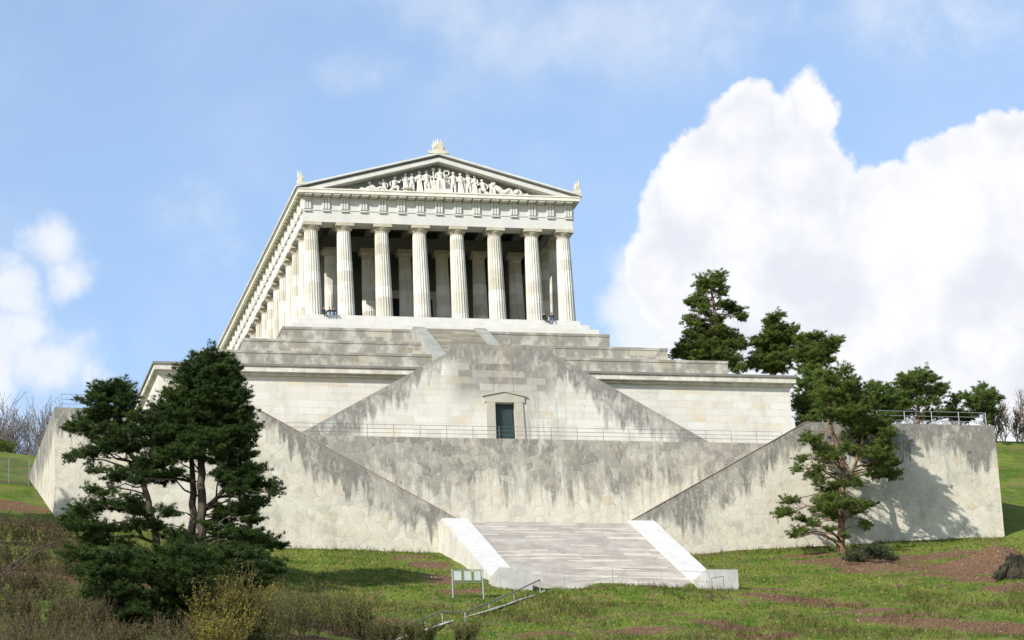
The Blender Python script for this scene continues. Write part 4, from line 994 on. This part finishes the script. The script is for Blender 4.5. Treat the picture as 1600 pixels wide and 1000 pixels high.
def bare(px, pbase, ptop, y0, label, seed, name='bare_tree', group='bare trees behind the wall', lev=3, r_=.11, m_='twig', cat='bare tree', gz=None):
    global rng
    rng = np.random.default_rng(seed)
    b0 = at(px, pbase, y0); zt_ = at(px, ptop, y0)[2]; z0 = float(terr(b0[0], y0)) if gz is None else gz
    z0 = min(z0, b0[2]+6); h = zt_-z0
    o = thing(name, (b0[0], y0, z0), label, cat, group); segs = []; ends = []
    branch(segs, ends, (b0[0], y0, z0-.3), (rng.normal()*.06, 0, 1), h*.50, r_, lev, .42, .22, 3)
    mx = max(s[1][2] for s in segs); k = (zt_-z0)/(mx-z0)
    segs = [(np.array([a[0], a[1], z0+(a[2]-z0)*k]), np.array([b_[0], b_[1], z0+(b_[2]-z0)*k]), max(r0, .022), max(r1, .018)) for a, b_, r0, r1 in segs]
    V, F = ribbons(segs); npmesh('branches', V, F, M[m_], o)
    return o
for i, (px, pt, y0) in enumerate([(4, 612, 22), (22, 628, 25), (40, 622, 20), (58, 630, 28), (74, 618, 24), (92, 634, 18), (-14, 605, 20), (30, 645, 40), (108, 640, 30), (222, 606, 60), (240, 596, 66)]):
    d = ['with thin straight trunk at the left edge', 'of a group left of the retaining wall', 'with forked top behind the fence', 'slender and pale above the lawn', 'tallest beside the wall corner', 'just behind the wall corner railing', 'partly outside the left edge', 'low and faint on the far lawn', 'behind the leaning pine crown', 'faint behind the podium corner', 'faint beside the podium cornice'][i]
    bare(px, 710, pt, y0, 'bare leafless tree '+d, 100+i, r_=.12)
for i, (px, pt, y0) in enumerate([(1568, 625, 8), (1585, 612, 14), (1602, 602, 10), (1590, 640, 4), (1500, 640, 12), (1470, 632, 16), (1345, 598, 24), (1362, 594, 26), (1400, 628, 20), (1560, 645, 2), (1618, 610, 8), (1422, 640, 10)]):
    d = ['right of the small windswept pine', 'with dense twigs near the right edge', 'tall, cut by the right edge', 'low and bushy above the right hand lawn', 'between the two railing pines', 'faint behind the layered pine', 'faint above the lone pine crown', 'pale and fine behind the lone pine', 'left of the layered pine', 'at the right end of the wall', 'outside the right edge', 'low behind the railing posts'][i]
    bare(px, 700, pt, y0, 'bare leafless tree '+d, 130+i, r_=.12, m_='twig_b' if i in (0, 3, 9) else 'twig')
def shrub(px, py, ptop, wpx, y0, label, seed, mtw, mleaf, nstem=26, leafn=5, name='shrub', group=None, lsize=.09, cat='shrub', r_=.03, arch=.3, lev=1):
    global rng
    rng = np.random.default_rng(seed); b0 = ground(px, py); y0 = b0[1]; s = ppm(y0)
    z0 = float(terr(b0[0], y0)); h = max(at(px, ptop, y0)[2]-z0, .8); w = wpx/s
    o = thing(name, (b0[0], y0, z0), label, cat, group); segs = []; ends = []
    for k in range(nstem):
        a = rng.uniform(0, 6.283); rd = w*.5*rng.uniform(0, 1)**.6
        p = np.array([b0[0]+rd*.7*math.cos(a), y0+rd*.5*math.sin(a), 0]); p[2] = float(terr(p[0], p[1]))-.1
        d = np.array([math.cos(a)*arch, math.sin(a)*arch*.8, 1.]); d += rng.normal(size=3)*.15; d /= np.linalg.norm(d)
        branch(segs, ends, p, d, h*rng.uniform(.45, .8), r_*rng.uniform(.6, 1.1), lev, .5, .3, 3)
    mz = max(q[1][2] for q in segs); kz = h/(mz-z0)
    segs = [(np.array([a[0], a[1], z0+(a[2]-z0)*kz]), np.array([b_[0], b_[1], z0+(b_[2]-z0)*kz]), r0, r1) for a, b_, r0, r1 in segs]
    V, F = ribbons([(a, b_, max(r0, .016), max(r1, .012)) for a, b_, r0, r1 in segs]); npmesh('stems', V, F, M[mtw], o)
    if leafn:
        P_ = []
        for (a, b_, r0, r1) in segs:
            if r0 < r_*.8: P_.append(a+(b_-a)*rng.uniform(0, 1, (leafn, 1))+rng.normal(size=(leafn, 3))*.05)
        if P_:
            P_ = np.concatenate(P_); V, F, tn = tufts(P_, lsize, lsize*.38, 2, .6); cr = npmesh('leaves', V, F, M[mleaf], o); add_tone(cr, tn)
    return o
for i, (px, py, pt, w, d) in enumerate([(325, 1000, 905, 50, 'leftmost of the yellow budding bushes'), (362, 998, 882, 60, 'tallest yellow budding bush in front of the young pines'), (402, 1000, 900, 50, 'yellow green budding bush right of the tallest one'), (350, 1035, 935, 90, 'low yellow budding bush at the bottom edge')]):
    shrub(px, py, pt, w, 0, d, 200+i, 'twig_b', 'bud', 34, 4, 'budding_bush', 'yellow budding bushes', .12, 'bush', .026, .18)
for i, (px, py, pt, w, d) in enumerate([(440, 1010, 915, 50, 'thin green twiggy bush beside the yellow bushes'), (480, 1000, 900, 45, 'thin twiggy bush with tall shoots in the shaded grass'), (522, 995, 900, 55, 'airy twiggy bush in front of the shadow'), (560, 1000, 935, 45, 'small airy bush above the bare earth'), (600, 1010, 955, 40, 'small thin bush left of the handrail'), (655, 1012, 955, 40, 'thin low bush at the lower end of the handrail'), (722, 1010, 965, 40, 'tiny thin bush in front of the handrail')]):
    shrub(px, py, pt, w, 0, d, 210+i, 'twig_b', 'budg', 26, 4, 'twiggy_bush', 'thin twiggy bushes', .10, 'bush', .02)
BR = [(5, 850, 795, 90, 'against the left edge below the fence'), (60, 855, 800, 80, 'just below the left wall corner'), (105, 870, 815, 70, 'under the leaning pine trunk'), (20, 890, 830, 90, 'dark and tangled above the arching limbs'), (80, 895, 838, 90, 'thick with fine twigs above the lower limb'), (128, 905, 850, 80, 'left of the lowest young pine'),
      (5, 930, 865, 90, 'right at the left edge behind the lower limb'), (62, 935, 875, 90, 'crossed by the pale arching limbs'), (115, 945, 885, 90, 'between arching limbs and young pines'), (170, 965, 905, 80, 'darkest, below the leftmost young pine'), (225, 990, 935, 70, 'below the double trunk pine'),
      (15, 975, 905, 95, 'filling the gap below the arching limbs'), (75, 980, 915, 95, 'low and wide in the brown thicket'), (130, 990, 925, 90, 'behind the bottom edge thicket'), (280, 1015, 955, 60, 'next to the yellow bushes'),
      (-10, 1075, 955, 120, 'just under the lower left corner'), (60, 1075, 960, 120, 'lowest, second from the left'), (130, 1072, 968, 110, 'lowest, third from the left'), (205, 1065, 990, 90, 'lowest, below the young pine'), (265, 1060, 990, 90, 'lowest, beside the yellow bushes'),
      (5, 1025, 945, 95, 'filling the lower left corner'), (65, 1030, 950, 95, 'second from the lower left corner'), (125, 1030, 955, 90, 'at the bottom edge below the dark thicket'), (182, 1025, 958, 80, 'at the bottom edge under the young pine'), (238, 1030, 965, 80, 'at the bottom edge left of the yellow bushes')]
for k_, (px, py, pt, w, d) in enumerate(BR):
    shrub(px, py, pt, w, 0, 'reddish brown leafless bush '+d, 230+k_, 'twig_b', 'dry' if k_ % 4 else 'budg', 42, 2, 'brown_bush', 'brown leafless bushes', .10, 'bush', .028, .5)
# pale arching branches over the brown bushes
for i, (pts_, d) in enumerate([([(-20, 905), (15, 885), (50, 860), (85, 848), (118, 838)], 'upper'), ([(10, 900), (35, 878), (65, 860), (90, 875)], 'lower')]):
    mb = MB(); ya = ground(20, 925)[1]; P_ = [tuple(at(a, b_, ya)) for a, b_ in pts_]; mb.tube(P_, [.085, .075, .06, .045, .02][:len(P_)], 6)
    base = (P_[0][0]-.5, ya, float(terr(P_[0][0]-.5, ya)))
    mb.tube([base, P_[0]], [.16, .13], 6)
    tag(mb.build('bare_branch', M['bark']), d+' grey arching bare limb over the brown bushes', 'branch')
# round bushes near the right pine and left lawn
def bush(name, label, lobes, y0, m_, seed, group=None):
    return pine(name, label, lobes, [[(lobes[0][0], lobes[0][1]+lobes[0][3]+2, .05), (lobes[0][0], lobes[0][1], .03)]], y0, M[m_], M['twig_b'], group, 60, .22, .03, 2, cat='bush', seed=seed)
bush('juniper_bush', 'grey green spreading juniper at the foot of the lone pine', [(1345, 868, 16, 8), (1330, 872, 9, 6), (1362, 866, 14, 9), (1380, 868, 12, 8), (1394, 872, 8, 5), (1355, 858, 8, 5), (1376, 858, 9, 6)], None, 'jun', 51)
bush('conifer_bush', 'dark rounded conifer on the lawn crest at the left edge', [(4, 697, 10, 8), (14, 700, 8, 6), (-6, 698, 8, 8)], 8, 'pine_far', 52)
# a tree just outside the frame whose shadow falls on the left wall
LN = [(-210, 500, 40, 22), (-240, 540, 44, 20), (-180, 545, 44, 20), (-215, 580, 60, 22), (-260, 600, 30, 18), (-165, 605, 36, 18), (-215, 640, 60, 20), (-180, 680, 44, 18)]
pine('pine_tree', 'pine standing outside the left edge', LN, [[(-210, 900, .4), (-210, 680, .32), (-210, 500, .1)]], -58, M['pine_dark'], M['bark'], 'pine trees', 40, .34, .05, 2, seed=61)
# ------------------------------------------------------------------ old stump and stones on the right
g = ground(1588, 902); stp = MB(); r_ = random.Random(4)
st = thing('tree_stump', tuple(g), 'dark mossy hollow stump on the bare earth at the right edge', 'stump')
k = 18; rings = []
for i, (h, rad) in enumerate(((-.5, 1.5), (.2, 1.35), (.8, 1.1), (1.3, 1.0), (1.75, .92), (2.05, .75))):
    rings += [(g[0]+rad*(1+.25*noise.noise((math.cos(6.283*j/k)*1.4, math.sin(6.283*j/k)*1.4, h*.8)))*math.cos(6.283*j/k), g[1]+rad*.9*(1+.3*noise.noise((math.sin(6.283*j/k)*1.6, 3+math.cos(6.283*j/k)*1.4, h)))*math.sin(6.283*j/k), g[2]+h+.5*noise.noise((math.cos(6.283*j/k)*2, math.sin(6.283*j/k)*2, 5.))*(i > 3)) for j in range(k)]
stp.add(rings, [(i*k+j, i*k+(j+1) % k, (i+1)*k+(j+1) % k, (i+1)*k+j) for i in range(5) for j in range(k)])
inner = [(g[0]+.7*math.cos(6.283*j/k), g[1]+.6*math.sin(6.283*j/k), g[2]+.4) for j in range(k)]
stp.add([rings[5*k+j] for j in range(k)]+inner, [(j, (j+1) % k, k+(j+1) % k, k+j) for j in range(k)]+[tuple(range(k, 2*k))])
mt, t, b = mat('mossy_wood', .95); p, x, y, z = t.pos(); n = t.noise(p, 1.6, 6, .65)
t.put(b.inputs['Base Color'], t.mix(t.ss(n, .42, .62), (.012, .010, .008), (.055, .048, .022))); bump(t, b, n, 1., .2); M['stump'] = mt
stp.build('bole', mt, st)
mb = MB()
for a in (2.4, 2.9, 3.5, .2, 5.0, 1.6):
    L_ = r_.uniform(2., 3.6); e = (g[0]+L_*math.cos(a), g[1]+L_*math.sin(a)); e = (e[0], e[1], float(terr(*e))-.05)
    mb.tube([(g[0]+1.1*math.cos(a), g[1]+1.1*math.sin(a), g[2]+.9), (g[0]+1.9*math.cos(a), g[1]+1.9*math.sin(a), float(terr(g[0]+1.9*math.cos(a), g[1]+1.9*math.sin(a)))+.3), e], [.4, .25, .08], 7)
mb.build('root', mt, st)
# ------------------------------------------------------------------ grass, dry stalks, scattered stones (stuff)
rng = np.random.default_rng(99)
def scatter(n_, x0, x1, y0, y1, keep):
    x_ = rng.uniform(x0, x1, n_); y_ = rng.uniform(y0, y1, n_)
    ok = ~((np.abs(x_) < 11.3) & (y_ > -68.3)) & keep(x_, y_)
    x_, y_ = x_[ok], y_[ok]; return np.stack([x_, y_, terr(x_, y_)], 1)
P_ = scatter(60000, -48, 66, -98, -41.8, lambda a, b_: rng.uniform(0, 1, len(a)) > dirt_at(a, b_)*1.6)
mg, t, b = mat('grass_blades', .9, .1); p, x, y, z = t.pos(); c, n3 = groundcol(t, p, 0.0)
tn_ = t.n('ShaderNodeAttribute', attribute_name='tone'); c = t.mix(t.ss(tn_.outputs['Fac'], .6, 1.), c, (.24, .23, .075)); t.put(b.inputs['Base Color'], c)
V, F, tn = tufts(P_, .27, .038, 4, 1.1); o = npmesh('grass', V, F, mg); add_tone(o, tn); o['kind'] = 'stuff'; o['label'] = 'short spring grass covering the slope'
P_ = scatter(15000, -46, 62, -100, -70, lambda a, b_: fbm2(a, b_, .3, 8) > .1)
Q_ = scatter(900, -47, 47, -44, -41.7, lambda a, b_: rng.uniform(0, 1, len(a)) < .8); P_ = np.concatenate([P_, Q_])
V, F, tn = tufts(P_, .62, .022, 3, 1.9); o = npmesh('dry_stalks', V, F, M['dry']); add_tone(o, tn); o['kind'] = 'stuff'; o['label'] = 'thin brown dry stalks standing in the grass'
P_ = scatter(26000, -46, 66, -98, -42, lambda a, b_: dirt_at(a, b_) > rng.uniform(.3, 1., len(a)))
V, F, tn = tufts(P_, .17, .06, 3, .2); ml = leafmat('fallen_leaves', (.11, .068, .038), (.22, .15, .09), (.38, .31, .23), .1, 1.5)
o = npmesh('fallen_leaves', V, F, ml); add_tone(o, tn); o['kind'] = 'stuff'; o['label'] = 'fallen leaves and small stones on the bare earth'
# ------------------------------------------------------------------ sun and sky
sd = bpy.data.lights.new('sun', 'SUN'); so = bpy.data.objects.new('sun', sd); col.objects.link(so)
sd.energy = 4.0; sd.angle = R(.5); sd.color = (1., .955, .88); so.location = (0, -100, 150)
so.rotation_euler = (-SUN).to_track_quat('-Z', 'Y').to_euler()
w = bpy.data.worlds.new('World'); sc.world = w; w.use_nodes = True; t = NT(w.node_tree)
for q in list(w.node_tree.nodes): w.node_tree.nodes.remove(q)
sky = t.n('ShaderNodeTexSky', sky_type='NISHITA'); sky.sun_disc = False
sky.sun_elevation = math.asin(SUN.z); sky.sun_rotation = math.atan2(SUN.x, SUN.y); sky.air_density = 1.0; sky.dust_density = .6; sky.ozone_density = 1.5; sky.altitude = 300
tc = t.n('ShaderNodeTexCoord'); sp = t.n('ShaderNodeSeparateXYZ', {0: tc.outputs['Generated']})
az = t.m('MULTIPLY', t.m('ARCTAN2', sp.outputs[0], sp.outputs[1]), 57.29578); el = t.m('MULTIPLY', t.m('ARCSINE', sp.outputs[2]), 57.29578)
ae = t.vec(az, el, 0.)
def azel(px, py):
    d = ray(px, py); d = d/np.linalg.norm(d); return math.degrees(math.atan2(d[0], d[1])), math.degrees(math.asin(d[2]))
PPD = FPX*math.pi/180
def wobble(scale, amt, det=6, rough=.6):
    n = t.n('ShaderNodeTexNoise', {'Vector': ae, 'Scale': scale, 'Detail': det, 'Roughness': rough})
    o_ = t.n('ShaderNodeVectorMath', {0: n.outputs[1], 1: (.5, .5, .5)}, operation='SUBTRACT').outputs[0]
    return t.n('ShaderNodeVectorMath', {0: o_, 3: amt}, operation='SCALE').outputs[0]
aw = t.n('ShaderNodeVectorMath', {0: ae, 1: wobble(.9, .85)}, operation='ADD').outputs[0]
aw = t.n('ShaderNodeVectorMath', {0: aw, 1: wobble(5., .16, 4)}, operation='ADD').outputs[0]
def blobs(lst, base=None):
    acc = base
    for (px, py, rx, ry) in lst:
        a, e = azel(px, py)
        d = t.n('ShaderNodeVectorMath', {0: aw, 1: (a, e, 0)}, operation='SUBTRACT').outputs[0]
        d = t.n('ShaderNodeVectorMath', {0: d, 1: (PPD/rx, PPD/ry, 0)}, operation='MULTIPLY').outputs[0]
        l = t.n('ShaderNodeVectorMath', {0: d}, operation='LENGTH').outputs['Value']
        f = t.m('MULTIPLY', t.m('SUBTRACT', 1., l), min(rx, ry)/100.)
        acc = f if acc is None else t.m('SMOOTH_MAX', acc, f, .08)
    return acc
crisp = blobs([(1170, 185, 80, 66), (1262, 180, 55, 74), (1110, 260, 80, 80), (1220, 290, 130, 120), (1075, 340, 85, 90), (1180, 420, 220, 150), (1400, 320, 110, 72), (1490, 260, 90, 62), (1590, 270, 120, 105), (1450, 430, 260, 150), (1700, 420, 260, 260), (1350, 560, 380, 130), (1640, 620, 300, 120)])
soft = blobs([(1000, 430, 75, 60), (985, 480, 70, 70), (1040, 530, 120, 80), (75, 380, 66, 55), (105, 420, 50, 45), (20, 450, 60, 70), (75, 570, 90, 66), (30, 520, 60, 50), (140, 590, 36, 36), (-60, 560, 120, 120)])
nz = t.noise(ae, .8, 8, .6)
mc = t.m('MULTIPLY', t.ss(t.m('ADD', crisp, t.m('MULTIPLY', t.m('SUBTRACT', nz, .5), .22)), -.03, .12), .97); msf = t.m('MULTIPLY', t.ss(t.m('ADD', soft, t.m('MULTIPLY', t.m('SUBTRACT', nz, .5), .75)), -.08, .50), .78)
cirr_n = t.noise(t.vec(t.m('MULTIPLY', az, .8), t.m('MULTIPLY', el, 1.), 3.), .4, 6, .55, .3)
top_a, top_e = azel(1050, 40)
upper = t.ss(el, azel(1050, 190)[1], azel(1050, 20)[1])
cir = t.m('MULTIPLY', t.m('MULTIPLY', t.ss(cirr_n, .40, .72), t.m('ADD', t.m('MULTIPLY', upper, t.ss(az, azel(420, 100)[0], azel(900, 100)[0])), .30)), .62)
def hz(lst):
    acc = None
    for (px, py, rx, ry, s_) in lst:
        a, e = azel(px, py); d = t.n('ShaderNodeVectorMath', {0: aw, 1: (a, e, 0)}, operation='SUBTRACT').outputs[0]
        d = t.n('ShaderNodeVectorMath', {0: d, 1: (PPD/rx, PPD/ry, 0)}, operation='MULTIPLY').outputs[0]
        l = t.n('ShaderNodeVectorMath', {0: d}, operation='LENGTH').outputs['Value']
        f = t.m('MULTIPLY', t.ss(l, 1., 0.), s_); acc = f if acc is None else t.m('MAXIMUM', acc, f)
    return acc
veil = hz([(300, 330, 110, 90, .35), (560, 110, 130, 60, .3), (1000, 60, 420, 110, .45), (1450, 40, 300, 120, .5), (1500, 560, 300, 160, .9), (20, 600, 220, 160, .6), (340, 400, 90, 60, .3)])
cir = t.m('MAXIMUM', t.m('MULTIPLY', cir, .62), t.m('MULTIPLY', veil, t.ss(nz, .25, .75)))
mask = t.m('MAXIMUM', t.m('MAXIMUM', mc, msf), cir, clamp=True)
skyc = t.n('ShaderNodeVectorMath', {0: sky.outputs[0], 3: 1.0}, operation='SCALE').outputs[0]
shade = t.noise(t.n('ShaderNodeVectorMath', {0: ae, 1: (.25, -.3, 0)}, operation='ADD').outputs[0], .55, 7, .55)
K = 4.55
rim = t.ss(crisp, .42, .04)
cc = t.mix(t.m('MAXIMUM', t.ss(shade, .36, .60), t.m('MULTIPLY', rim, t.m('ADD', .45, t.m('MULTIPLY', t.ss(nz, .35, .6), .55)))), (K*.84, K*.855, K*.93), (K*1.02, K*1.02, K*1.04))
skyc = t.mix(.10, skyc, (K*.86, K*.93, K)); fin = t.mix(mask, skyc, cc)
bg = t.n('ShaderNodeBackground', {'Color': fin, 'Strength': .137}); ow = t.n('ShaderNodeOutputWorld', {0: bg.outputs[0]})
